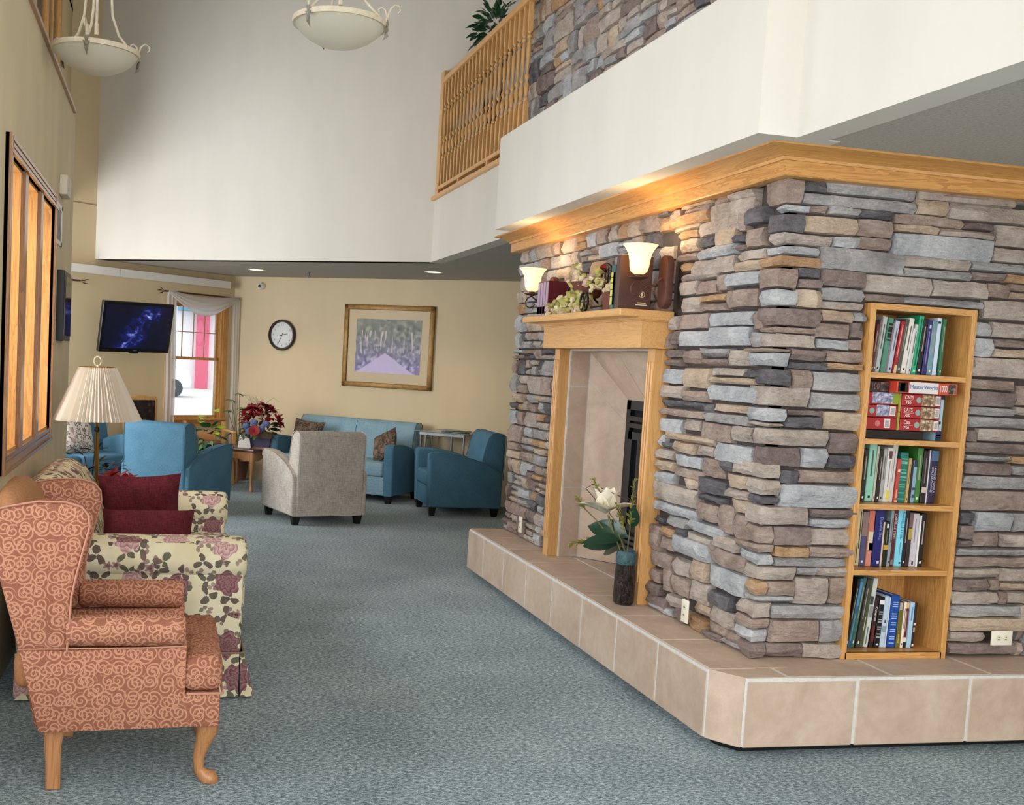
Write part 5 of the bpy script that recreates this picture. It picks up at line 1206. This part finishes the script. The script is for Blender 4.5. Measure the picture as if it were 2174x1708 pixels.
DRED = MBK('dark_red', '#5e1420'); LAV = mk('cover_lavender', '#a58fa8', .45); NAVYB = MBK('navy', '#16205a')
# four red volumes, spines facing the room (-x)
for k in range(4):
    y = 6.93-.052*k
    r = boxbook('encyclopedia_volume', T((2.40, y, MZ)) @ RZ(D(-90)), .048, .235, .17, DRED, ('red volume at the far end of the mantel book row', 'second red volume from the far sconce on the mantel', 'third red volume from the far sconce on the mantel', 'red volume nearest the flowers in the mantel book row')[k], 'red volumes on the mantel', ((.06, .05, .94, .97, LAV), (.06, .1, .94, .3, NAVYB)))
# green and yellow book, brown book with emblem
GY = MBK('yellow', '#c9c25a'); TL = MBK('teal', '#2f5d58'); BRB = mk('cover_brown_leather', '#4f342b', .5, var=.1, vs=30)
r = boxbook('banded_book', T((2.36, 5.605, MZ)) @ RZ(D(-90)), .05, .245, .17, TL, 'green book with yellow banded spine on the mantel', None, ((0, .12, 1, .84, GY), (0, .3, 1, .315, TL), (0, .45, 1, .465, TL), (0, .6, 1, .615, TL), (0, .72, 1, .735, TL), (.6, .12, 1, .84, mk('cover_pale_teal', '#8fb5a4', .5))))
r = root('brown_book', (2.43, 5.47, MZ), 0, 'brown book with round gold emblem standing behind the near sconce', 'book')
MB().rbox(-.09, 0, 0, .1, .05, .29, .003, 1).build('cover', BRB, r); MB().box(-.085, .005, .288, .1, .045, .292).build('pages', PAPER, r)
GI = mk('gold_ink', '#d9c9a0', .4); MB().lathe([(.017, 0), (.0145, 0)], 20, T((.045, -.0015, .085)) @ M90, False).build('emblem', GI, r); MB().prism([(.038, .085), (.045, .073), (.052, .085), (.045, .1)], -.002, 0, 'y').build('emblem', GI, r)
for k in range(2): MB().box(.02-.008*k, -.001, .038-.011*k, .07+.008*k, .001, .043-.011*k).build('cover_title', GI, r)
# dried flower tricycle planter
tr_ = root('tricycle_planter', (2.45, 6.20, MZ), 0, 'black metal tricycle planter with dried flowers on the mantel', 'planter')
BI = mk('black_iron', '#1e1a1b', .5, .4)
def wheel(y, z, rr, nm='wheel', x=0.0):
    b = MB(); b.tube([(x, y+rr*math.cos(t), z+rr*math.sin(t)) for t in [2*math.pi*i/20 for i in range(21)]], .006, 6)
    for k in range(3): t = math.pi*k/3; b.cyl((x, y-rr*math.cos(t), z-rr*math.sin(t)), (x, y+rr*math.cos(t), z+rr*math.sin(t)), .003, 5)
    b.build(nm, BI, tr_, 60)
wheel(.12, .075, .07, x=-.03); wheel(-.16, .05, .045, x=-.08); wheel(-.12, .05, .045, x=.06)
MB().tube([(-.03, .12, .075), (-.03, .1, .15), (-.03, .07, .2), (-.03, .1, .225)], .005, 6).tube([(-.03, .1, .15), (0, -.05, .09), (0, -.14, .05)], .005, 6).build('frame', BI, tr_, 60)
def basket(a, b_): t = a*2*math.pi; rr = .05+.05*b_; return (rr*math.cos(t), -.02+rr*1.1*math.sin(t), .08+.07*b_)
MB().sheet(basket, 16, 4, None, True).build('basket', mk('brick_basket', '#6a3c30', .8, var=.25, vs=60), tr_, 60)
lat = MB()
for k in range(7): t = -.11+.036*k; hh = .12*math.sqrt(max(0, 1-(t/.13)**2)); lat.box(.055, -.07+t-.003, .12, .061, -.07+t+.003, .12+hh)
for k in range(4): z = .14+.028*k; ww = .13*math.sqrt(max(0, 1-((z-.12)/.12)**2)); lat.box(.056, -.07-ww, z-.003, .06, -.07+ww, z+.003)
lat.tube([(.058, -.07+.13*math.cos(t), .12+.12*math.sin(t)) for t in [math.pi*i/12 for i in range(13)]], .007, 6); lat.build('lattice_back', BI, tr_, 60)
fl = bmesh.new(); bmesh.ops.create_icosphere(fl, subdivisions=1, radius=.018)
for v in fl.verts: v.co *= R(.6, 1.4)
ft = MB(); ft.bm(fl); f0 = ft.build('blossom', DRIED, tr_); f0.location = (-.05, .03, .2)
fm2 = f0.data.copy(); fm2.materials[0] = DRIEDG; fm3 = f0.data.copy(); fm3.materials[0] = PINKD
tr_.scale = (1.2, 1.3, 1.25)
for k in range(170):
    c = random.choice(((-.04, .05, .185, .055), (-.05, -.02, .12, .06), (-.02, -.14, .15, .05), (-.06, .03, .06, .06), (-.09, .22, .03, .05), (-.07, .1, .03, .06), (-.05, -.08, .04, .05)))
    q = rnd_dir(-1, 1)*c[3]*R(.4, 1); inst('blossom', (f0.data, fm2, fm3, fm2, f0.data)[k % 5], tr_, T((c[0]+q.x*.7, c[1]+q.y*1.2, max(.008, c[2]+q.z))) @ RX(R(0, 6)) @ Matrix.Scale(R(.6, 1.25), 4))
for k in range(6): inst('petal', LF['red'], tr_, orient(Vector((-.0, -.17, .2)), rnd_dir(0, 1), 0, .6))
bp_ = root('brick_pot', (2.44, 5.75, MZ), 0, 'small reddish-brown square pot beside the green book on the mantel', 'pot')
MB().add([(-.045, -.05, 0), (.045, -.05, 0), (.045, .05, 0), (-.045, .05, 0), (-.055, -.06, .11), (.055, -.06, .11), (.055, .06, .11), (-.055, .06, .11)], [(3, 2, 1, 0), (0, 1, 5, 4), (1, 2, 6, 5), (2, 3, 7, 6), (3, 0, 4, 7), (4, 5, 6, 7)]).build('pot', mk('brick_basket', '#6a3c30', .8), bp_)
for k in range(40): q = rnd_dir(0, 1)*.06*R(.4, 1); inst('blossom', (f0.data, fm3, fm2)[k % 3], bp_, T((q.x, q.y*1.2, .12+q.z*.8)) @ Matrix.Scale(R(.7, 1.3), 4))
# ------------------------------------------------------------------ vase with magnolia
vs_ = root('magnolia_vase', (2.475, 5.43, HT), D(0), 'bark textured vase of magnolia and dried sprigs on the hearth', 'vase')
def vaserough():
    m, nt, b = newmat('bark_metal_glaze'); g = NT(nt); v = g.coord('Object'); n = g.noise(g.mapping(v, (1, 1, .6)), 38, 5, .65, 1.5)
    g.l(g.ramp(n, [(.35, rgba('#231c1a')), (.6, rgba('#4c413c'))]), b.inputs['Base Color']); b.inputs['Roughness'].default_value = .25; b.inputs['Metallic'].default_value = .5; g.bump(n, 1, .03, b); return m
MB().lathe([(0, 0), (.045, .002), (.056, .012), (.058, .05), (.057, .15), (.054, .21), (.052, .225)], 24).build('body', vaserough(), vs_, 60)
MB().lathe([(.052, .222), (.056, .235), (.057, .27), (.052, .29), (.048, .295), (.044, .28)], 24).build('neck', mk('teal_glaze', '#3c5a60', .35, var=.5, vs=40, bump=.8, bs=60), vs_, 60)
RT = _R; TO = -_F                                                  # arrangement leans to the room side (-x, +y)
st = MB(); side_ = Vector((-.55, .83, 0))
def sprig(pts, r, n_l, s):
    pts = [Vector(p) for p in pts]; MB().tube(pts, [.003]*len(pts), 5).build('sprig_stem', STEM, vs_, 60)
    a, b_ = pts[-2], pts[-1]
    for k in range(n_l):
        t = k/n_l; p = a.lerp(b_, t); d_ = (b_-a).normalized()+rnd_dir(-1, 1)*.9; inst('sprig_leaf', SPR, vs_, orient(p, d_, R(-1, 1), s*R(.7, 1.2)*(1-.4*t)))
SPR = leaf_mesh('sprig_leaf', .042, .016, mk('olive_sprig', '#8d8a3e', .8, var=.35, vs=30), .1, .1, 2)
sprig([(0, 0, .26), (-.03, .07, .42), (-.06, .13, .48), (-.13, .22, .66)], .003, 70, 1.0)
sprig([(0, 0, .26), (.0, -.02, .40), (-.01, -.04, .44), (-.03, -.10, .70)], .003, 70, 1.0)
sprig([(0, 0, .26), (-.05, .12, .34), (-.09, .18, .33), (-.2, .34, .27)], .003, 60, 1.0)
sprig([(0, 0, .26), (-.04, .03, .38), (-.02, .0, .40), (-.06, .05, .55)], .003, 45, .9)
sprig([(0, 0, .26), (-.1, .18, .42), (-.15, .26, .48), (-.19, .31, .55)], .003, 30, .9)
MB().tube([(-.02, .02, .27), (-.06, .1, .42), (-.07, .12, .47)], .006, 6).build('sprig_stem', STEM, vs_, 60)
PET = leaf_mesh('petal', .14, .1, WHITEPET, .5, -.12, 5)
mc = Vector((-.085, .13, .475))
PEO = leaf_mesh('petal', .135, .085, WHITEPET, .45, .22, 5)
for j in range(6): a = 2*math.pi*j/6+.3; inst('petal', PEO, vs_, orient(mc, (math.cos(a), math.sin(a), .45+.25*(j % 2)), 0, 1.35))
for j in range(5): a = 2*math.pi*j/5+.6; inst('petal', PET, vs_, orient(mc+Vector((0, 0, .005)), (math.cos(a)*.7, math.sin(a)*.7, 1), 0, 1.12))
for j in range(3): a = 2*math.pi*j/3; inst('petal', PET, vs_, orient(mc+Vector((0, 0, .01)), (math.cos(a)*.22, math.sin(a)*.22, 1), 0, 1.0))
BL = leaf_mesh('leaf', .24, .11, mk('magnolia_leaf', '#1e3b2a', .3, var=.25, vs=10), .25, .2, 5)
for (p, d_, s, rl) in (((-.03, .05, .38), (-.5, .8, .12), 1.0, -1.0), ((-.02, .04, .33), (-.6, .75, -.1), 1.1, -.9), ((0, .02, .33), (-.3, .9, -.32), 1.0, -1.0), ((.0, -.02, .42), (.0, -.4, .8), .7, -.9), ((-.03, .02, .35), (-.8, .2, .0), .9, -.5), ((0, 0, .37), (-.4, .6, .2), 1.0, -1.2), ((-.02, .06, .4), (.2, .8, -.1), .8, -1.0)): inst('leaf', BL, vs_, orient(Vector(p), d_, rl, s))
MB().tube([(-.1, .1, .5), (-.16, .25, .6), (-.1, .3, .62), (-.02, .1, .58), (-.04, -.1, .575)], .0025, 5).build('twig', BROWN, vs_, 60)

# ------------------------------------------------------------------ books in the bookcase
# colour, spine width (cm), height (cm), lean (deg), description, extra bands / title
C_ = {}
def cv(h):
    if h not in C_: C_[h] = mk('cover_'+h[1:], h, .42, var=.07, vs=30)
    return C_[h]
WT = INKW
SH1 = [('#5a1a1c', 1.5, 22, 4, 'dark red'), ('#6d655f', 1.3, 24, 4.5, 'mottled grey'), ('#b9bdbb', 2.4, 25.5, 5, 'pale grey'), ('#4f8a74', 2.6, 25, 5.2, 'sage green black-banded'), ('#8d7683', 1.2, 23, 6, 'mauve'),
       ('#b3bccb', 2.3, 24, 6, 'silver-blue'), ('#a1131d', 1.9, 24, 6.5, 'bright red'), ('#4a4f48', 2.0, 25, 6.5, 'dark olive'), ('#e1dad0', 2.6, 25.5, 6, 'cream white'), ('#d9d7d6', 1.2, 21, 5.5, 'thin white'), ('#c9d0cb', 1.7, 23, 5.2, 'pale green-white'),
       ('#23a374', 2.4, 27, 4.6, 'emerald green'), ('#0e0f11', 2.3, 25.8, 4, 'black'), ('#2a2366', 2.3, 25, 3, 'indigo'), ('#6f93a0', 2.6, 25, 2.5, 'grey-blue'), ('#cfdcee', 2.2, 26.5, 1.6, 'icy white-blue'), ('#2c6a49', 1.6, 26.3, 1, 'forest green')]
SH3 = [('#4a1414', 1.5, 24, 1, 'dark maroon'), ('#141c14', 2.3, 24.5, 1, 'black-green'), ('#93d0ba', 3.6, 28, 1.2, 'mint green'), ('#c9c4ae', 1.1, 26, 1.4, 'thin cream'), ('#231517', 1.7, 24.5, 1.5, 'narrow black'), ('#a7a7a2', 1.6, 25, 1.6, 'mid grey'), ('#d9d6d2', 2.6, 25.5, 1.7, 'white with yellow tag'), ('#cfc9c4', 2.4, 27.5, 1.8, 'tall off-white'),
       ('#b5463c', 1.7, 20.5, 1.8, 'brick red'), ('#187064', 3.6, 23.5, 1.2, 'teal'), ('#c2a266', 1.2, 21, 1.2, 'tan'), ('#161a26', 1.0, 20, 1, 'thin dark blue'), ('#86a7bd', 1.7, 20, 1, 'light blue patterned'), ('#3c7a34', 2.7, 26, .8, 'grass green'), ('#1c1517', 2.5, 25, .6, 'black and cream'), ('#d6d3dc', .6, 25, .5, 'very thin white'), ('#2b2444', 3.6, 25.2, .5, 'dark purple')]
SH4 = [('#6d5a22', 1.5, 26.5, 0, 'olive brown'), ('#cbbb90', 2.7, 27, .4, 'sand coloured'), ('#4c4f7a', 2.8, 25.5, .6, 'slate violet'), ('#d08a78', 2.8, 26.2, .6, 'salmon pink'), ('#10176a', 4.2, 27, .8, 'thick royal blue'), ('#d8c3a0', 1.0, 21, .8, 'thin cream'), ('#14110f', 2.3, 21.2, .8, 'black gold-banded'), ('#8b9aa4', 1.5, 26.6, .8, 'silver grey'),
       ('#5a1520', 2.3, 26.8, .9, 'maroon'), ('#7fd4ea', 3.6, 27.2, .8, 'sky blue'), ('#0d0f18', 1.8, 26.9, .8, 'narrow black'), ('#2c2022', 2.0, 26, .9, 'black with mustard block'), ('#c9c4cb', 3.4, 25.3, 1, 'pale grey-lilac'), ('#eceaea', .8, 24.5, 1, 'thin white'), ('#16151d', 2.8, 25.3, 1, 'charcoal black')]
SH5 = [('#15120f', 1.6, 33, 7, 'black'), ('#2c5f86', 1.9, 33, 7, 'tall blue'), ('#3d6a5a', 1.9, 33.5, 6.6, 'tall grey-green'), ('#3c3a36', 2.0, 33, 6, 'tall charcoal'), ('#4a5230', 2.0, 32.5, 5.4, 'tall olive'), ('#c3c9c4', 2.6, 33, 4.8, 'tall pale grey'), ('#2c1614', 2.2, 24.5, 3.4, 'black and red'), ('#0f1016', 3.0, 24, 2.6, 'black white-labelled'), ('#b9cfe2', 2.7, 24.5, 2, 'pale blue'), ('#d3d8e6', .9, 24, 1.8, 'thin lavender'),
       ('#15479a', 4.6, 25, 1.6, 'thick cobalt blue'), ('#6b6128', 2.6, 22, 1, 'moss green'), ('#efe3d2', 1.5, 22, 1, 'ivory'), ('#6e1626', 2.0, 21.8, 1, 'wine red'), ('#a8cbe2', 2.5, 21.8, .8, 'light sky blue'), ('#2e2422', 1.6, 21.5, .6, 'dark brown')]
def row(items, zbase, depth, where, grp, setback, wf=1.0):
    x = BX0+TH+.012+setback*.5
    pa = None
    for k, (col, w, h, lean, desc) in enumerate(items):
        w /= 100; h /= 100; w *= wf; a = D(lean)
        if pa is not None and pa > a: x += min(h, ph_)*(math.sin(pa)-math.sin(a))
        pa = a; ph_ = h; x += w/2
        M = T((x, BY+setback+R(0, .012), zbase+.001+w/2*math.sin(a))) @ RY(a)
        r = boxbook('book', M, w-.001, h, depth, cv(col), '%s book on %s' % (desc, where), grp)
        BK[(zbase, k)] = (r, w, h)
        if desc in DET: DET[desc](r, w, h)
        elif w > .012:
            lum = sum(lin(col)); ink = INK if lum > .9 else INKW
            MB().box(-w*.10, -.0006, h*.42, w*.10, .001, h*.86).build('spine_band', mk('soft_dark_print', '#5d5854', .6) if lum > .9 else mk('soft_pale_print', '#a79d8d', .6), r)
            MB().box(-w*.14, -.0006, h*.06, w*.14, .001, h*.1).build('spine_band', ink, r)
        x += w/2+.0005
BK = {}
def bands(*q):
    def f(r, w, h):
        for x0, z0, x1, z1, c in q: MB().box(x0*w-w/2, -.0008, z0*h, x1*w-w/2, .001, z1*h).build('spine_band', mk('print_'+c[1:], c, .5), r)
    return f
def title(s, size, c, zc=.6, xo=0, sx=1, extra=None):
    def f(r, w, h):
        spine_text(r, s, size, mk('print_'+c[1:], c, .5), w, h, zc, True, xo*w, sx)
        if extra: extra(r, w, h)
    return f
DET = {'sage green black-banded': bands((.15, .86, .95, .9, '#121312'), (.15, .74, .95, .84, '#121312'), (.15, .64, .95, .72, '#121312'), (.15, .58, .95, .61, '#121312')),
       'emerald green': bands((.4, .15, .6, .95, '#0c5a3c'), (.25, .04, .75, .08, '#8fe0bd')), 'bright red': bands((.3, .3, .5, .92, '#e6a59e'), (.2, .0, .9, .16, '#d8bf95')), 'indigo': bands((.4, .2, .6, .8, '#8b84b8'), (.35, .86, .75, .92, '#c9cfe8')),
       'icy white-blue': bands((.1, .9, .7, .94, '#1c1c20')), 'teal': bands(*[(.1, z, .9, z+.018, '#6fc4b0') for z in (.86, .8, .77, .64, .58, .5, .44, .34, .3, .18, .06)]),
       'white with yellow tag': bands((.4, .04, .95, .22, '#d9cf4a'), (.2, .8, .8, .94, '#5d3a3c'), (.45, .28, .6, .76, '#8a8688')), 'tall off-white': bands((.4, .35, .5, .9, '#7c7a78')), 'brick red': bands((.3, .1, .6, .3, '#e3a58c'), (.2, .7, .8, .76, '#f0cdb8'), (.1, .02, .9, .05, '#efe0d0')),
       'light blue patterned': bands((.1, .3, .9, .36, '#2c4258'), (.2, .12, .8, .2, '#2c4258'), (.1, .85, .9, 1, '#27344e')), 'black and cream': bands((.1, .2, .95, .3, '#cbbcae'), (.35, .38, .55, .85, '#7c6c68')),
       'dark purple': lambda r, w, h: (spine_text(r, 'LAMOND PAMELA', .0155, mk('print_c9c6dc', '#c9c6dc', .5), w, h, .45, True, .006), spine_text(r, 'WALTER DAWNS', .0155, mk('print_c9c6dc', '#c9c6dc', .5), w, h, .45, True, -.008), bands((.05, .8, .95, .99, '#4a6a8c'))(r, w, h)),
       'sand coloured': lambda r, w, h: MB().box(.002, -.0008, h*.3, .007, .001, h*.95).box(-.006, -.0008, h*.05, -.002, .001, h*.4).build('spine_band', mk('print_4b3f22', '#4b3f22', .6), r),
       'slate violet': bands((.0, .55, 1, 1, '#8d7672'), (.35, .06, .65, .1, '#e8e4ee')), 'salmon pink': bands((.1, .3, .9, .62, '#d8cdb8'), (.3, .28, .9, .42, '#3a1c26'), (.1, .63, .9, .98, '#c9735c')),
       'thick royal blue': title('Danielle Steel', .022, '#8f93c4', .66, .15, .9, bands((.55, .05, .8, .09, '#e8e8f2'))), 'black gold-banded': bands((0, .38, 1, .48, '#c79a3c'), (.3, .86, .65, .95, '#e8e4dc'), (.42, .52, .55, .8, '#8a7440')),
       'maroon': title('DANIELLE STEEL', .0165, '#d9b8b4', .7, 0, 1, bands((.3, .03, .8, .12, '#7c7478'))), 'sky blue': title('DANIELLE STEEL', .021, '#2b6e8c', .72, .12, .85, bands((.6, .05, .85, .08, '#102030'), (.55, .2, .62, .42, '#5a78a8'))),
       'black with mustard block': bands((.1, .5, .95, .7, '#b39a3a'), (.1, .72, .95, .98, '#7a5a58')), 'pale grey-lilac': bands((.4, .45, .55, .9, '#8d8890'), (.42, .03, .65, .1, '#26242a')),
       'tall blue': bands((.2, .6, .8, .95, '#4d8fc0'), (.3, .1, .6, .5, '#5f8f8a')), 'tall pale grey': bands((.0, .62, .6, .74, '#333a42'), (.1, .44, .9, .6, '#8c8f90'), (.3, .05, .5, .3, '#5c6a58')), 'tall olive': bands((.4, .25, .55, .45, '#d8d6a8')),
       'black and red': title('Cameron', .018, '#e4e2e0', .66, 0, 1, bands((.2, .1, .8, .42, '#6d1f1a'))), 'black white-labelled': bands((.05, .86, .95, .94, '#e6e4e8'), *[(.15, z, .85, z+.02, '#b9b6b8') for z in (.7, .66, .55, .5, .4, .36, .26, .2)], (.3, .05, .7, .08, '#e6e4e8')),
       'thick cobalt blue': bands(*[(.15, z, .8, z+.018, '#9fc0ee') for z in (.86, .82, .78, .64, .6, .55, .47, .43, .34, .3, .2, .16, .08)]), 'wine red': bands((.1, .86, .9, .99, '#e0b978'), (.3, .35, .45, .8, '#d8a8a4'), (.1, .12, .9, .22, '#ecdcd0'), (0, 0, 1, .11, '#1c1418')),
       'moss green': bands((.1, .82, .6, .98, '#b9aec0'), (.3, .1, .6, .3, '#a89c34')), 'pale blue': bands((.1, .3, .9, .42, '#8aa0b0'), (.4, .48, .7, .54, '#3c4a56')), 'light sky blue': bands((.3, .6, .6, .9, '#5f93b8')), 'dark brown': bands((.2, .5, .9, .55, '#e8dcd4'), (.2, .35, .8, .45, '#b9a09a'), (.2, .03, .8, .08, '#efe6e0'))}
row(SH1, SHZ[0], .17, 'the top bookcase shelf', 'books on the top shelf', .045, 1.0)
row(SH3, SHZ[2], .17, 'the middle bookcase shelf', 'books on the middle shelf', .085, 1.13)
row(SH4, SHZ[3], .17, 'the bookcase shelf second from the bottom', 'books on the second lowest shelf', .09, 1.06)
row(SH5, BZ0+.031, .19, 'the bottom bookcase shelf', 'books on the bottom shelf', .07, .93)
# puzzle boxes on the second shelf
PR = mk('puzzle_red', '#a3121c', .4, var=.05, vs=20); PDK = mk('puzzle_dark', '#2a0d0e', .4); PG = mk('puzzle_green', '#8a9a2c', .5); PB = mk('barcode_white', '#dcd6d2', .5); PGY = mk('puzzle_grey_badge', '#8fa39c', .5)
def photo(name, cs):
    m, nt, b = newmat(name); g = NT(nt); n = g.noise(g.coord('Object'), 60, 4, .6, .5)
    g.l(g.ramp(n, [(.3, rgba(cs[0])), (.5, rgba(cs[1])), (.68, rgba(cs[2]))]), b.inputs['Base Color']); b.inputs['Roughness'].default_value = .4; return m
PH1 = photo('kitten_photo_brown', ('#2c1a14', '#8a6a4c', '#e2cfae')); PH2 = photo('window_photo_blue', ('#2a2a3c', '#8d8fae', '#d8d6dc'))
def puzzle(x0, x1, y, z0, z1, d, mat, label, deco, cat='puzzle box', grp='red puzzle boxes'):
    r = root('puzzle_box', ((x0+x1)/2, y, z0), 0, label, cat, grp); w = x1-x0; h = z1-z0
    MB().rbox(-w/2, 0, 0, w/2, d, h-.002, .002, 1).build('box', mat, r)
    MB().box(-w/2-.0005, -.0006, h*.02, w/2+.0005, .001, h*.05).build('lid_edge', PDK, r)
    for k, (a, b_, c, e, m_) in enumerate(deco): MB().box(a*w-w/2, -.001, b_*h, c*w-w/2, .001, e*h).build('print', m_, r)
    return r, w, h
def barcode(r, w, h, a, b_, c, e):
    o = MB().box(a*w-w/2, -.0012, b_*h, c*w-w/2, .001, e*h).build('barcode', PB, r); n = 7
    for k in range(n): zz = (b_+(e-b_)*(.15+.7*k/n))*h; MB().box((a+(c-a)*.15)*w-w/2, -.0018, zz, (a+(c-a)*.85)*w-w/2, .0005, zz+.0022).build('bar', mk('bar_grey', '#6d6a6a', .6), o)
def badge(r, w, h, x, z, m_): MB().lathe([(.0145, .0012), (.0, .0012)], 8, T((x*w-w/2, 0, z*h)) @ M90, False).build('badge', m_, r)
z0 = SHZ[1]; PY = BY+.035; ph = .057
DKB = mk('black_box', '#170c0c', .5)
r = root('dark_game_box', (3.255, BY+.05, z0), 0, 'flat dark box under the red puzzle boxes', 'box'); MB().rbox(-.17, 0, .001, .17, .2, .04, .002, 1).build('box', DKB, r); MB().box(-.16, -.0008, .034, .16, .001, .036).build('lid_edge', mk('dark_edge', '#2a1a1a', .5), r)
for k in range(3):
    za = z0+.042+ph*k; 
    r, w, h = puzzle(3.285, 3.492, PY, za, za+ph, .22, PR, ('red cat puzzle box at the bottom of the right stack', 'red cat puzzle box in the middle of the right stack', 'red cat puzzle box at the top of the right stack')[k], ((.5, .06, .84, .96, PH1),))
    barcode(r, w, h, .85, .12, .97, .9); badge(r, w, h, .42, .5, PGY)
    if k: text('title', 'CATS', .024, INKW, r, T((-w*.33, -.0012, h*.68)) @ M90, 'CENTER', .8)
    else: text('title', 'Cats', .024, INKW, r, T((-w*.33, -.0012, h*.68)) @ M90, 'CENTER', .8)
    MB().box(-w*.44, -.001, h*.44, -w*.18, .001, h*.455).build('print', INKW, r)
    text('piece_count', '750', .02, INKW, r, T((-w*.34, -.0012, h*.24)) @ M90)
    r, w, h = puzzle(3.098, 3.27, PY+.005, za, za+ph, .22, (PR, PR, PR)[k], ('red puzzle box with barcode at the bottom of the left stack', 'red puzzle box with a window picture in the middle of the left stack', 'red puzzle box with a green end at the top of the left stack')[k], ((), ((.36, .1, .74, .98, PH2),), ((.2, .12, .82, .98, PH2), (.82, .1, 1, .98, PG)))[k])
    if k < 2: barcode(r, w, h, .76 if k else .62, .15, .93 if k else .8, .9); badge(r, w, h, .22 if k else .42, .5, PGY if k else mk('badge_dull_red', '#c0706c', .5))
    MB().box(3.2715, PY+.004, za+.002, 3.2835, PY+.2, za+ph-.003).build('green_edge', PG, r) if False else None
for k in range(2):
    r = root('green_booklet', (3.2775, PY+.006, z0+.042+k*ph*1.5), 0, ('thin green booklet between the puzzle stacks, lower one', 'thin green booklet between the puzzle stacks, upper one')[k], 'booklet', 'green booklets'); MB().box(-.005, 0, .0005, .005, .2, ph*1.5-.002).build('booklet', PG, r); MB().box(.0035, -.0006, .001, .0055, .001, ph*1.5-.004).build('gold_edge', mk('gold_edge', '#d8c06a', .4), r)
zt_ = z0+.042+3*ph
r, w, h = puzzle(3.215, 3.53, PY-.05, zt_, zt_+.056, .24, mk('puzzle_orange_red', '#c8432e', .4), 'orange-red jigsaw box lying across the red puzzle boxes', ((.02, .1, .18, .9, INK), (.05, .2, .13, .82, PB), (.2, .06, .68, .94, PB), (.85, .12, .97, .9, photo('dark_portrait', ('#0d0d0c', '#2c2823', '#8d8474')))))
text('title', 'MasterWorks', .0262, mk('print_blue_violet', '#5d6fb2', .5), r, T((-w*.06, -.0022, h*.55)) @ M90, 'CENTER', 1.0)
text('piece_count', '1000', .046, INKW, r, T((w*.265, -.0016, h*.48)) @ M90, 'CENTER', .44)
r, w, h = puzzle(3.098, 3.212, PY+.0, zt_, zt_+.05, .2, PDK, 'dark puzzle box at the left end of the puzzle shelf', ((.6, .1, .95, .9, photo('dark_portrait2', ('#120c0c', '#3a3030', '#7a7068'))),))
text('piece_count', '100', .042, mk('print_dull', '#8a6a60', .6), r, T((-w*.15, -.0016, h*.48)) @ M90, 'CENTER', .7)
r = boxbook('book', T((3.512, BY+.06, z0+.001)) @ RY(D(.5)), .03, .225, .2, cv('#a8d3e6'), 'pale blue book standing right of the red puzzle boxes', None, ((0, 0, 1, .2, mk('print_navy', '#15244c', .5)), (.1, .1, .9, .13, INKW), (.1, .05, .9, .07, INKW), (.1, .85, 1, 1, mk('print_blackish', '#22262a', .5)), (.1, .34, .7, .4, mk('print_blackish', '#22262a', .5))))
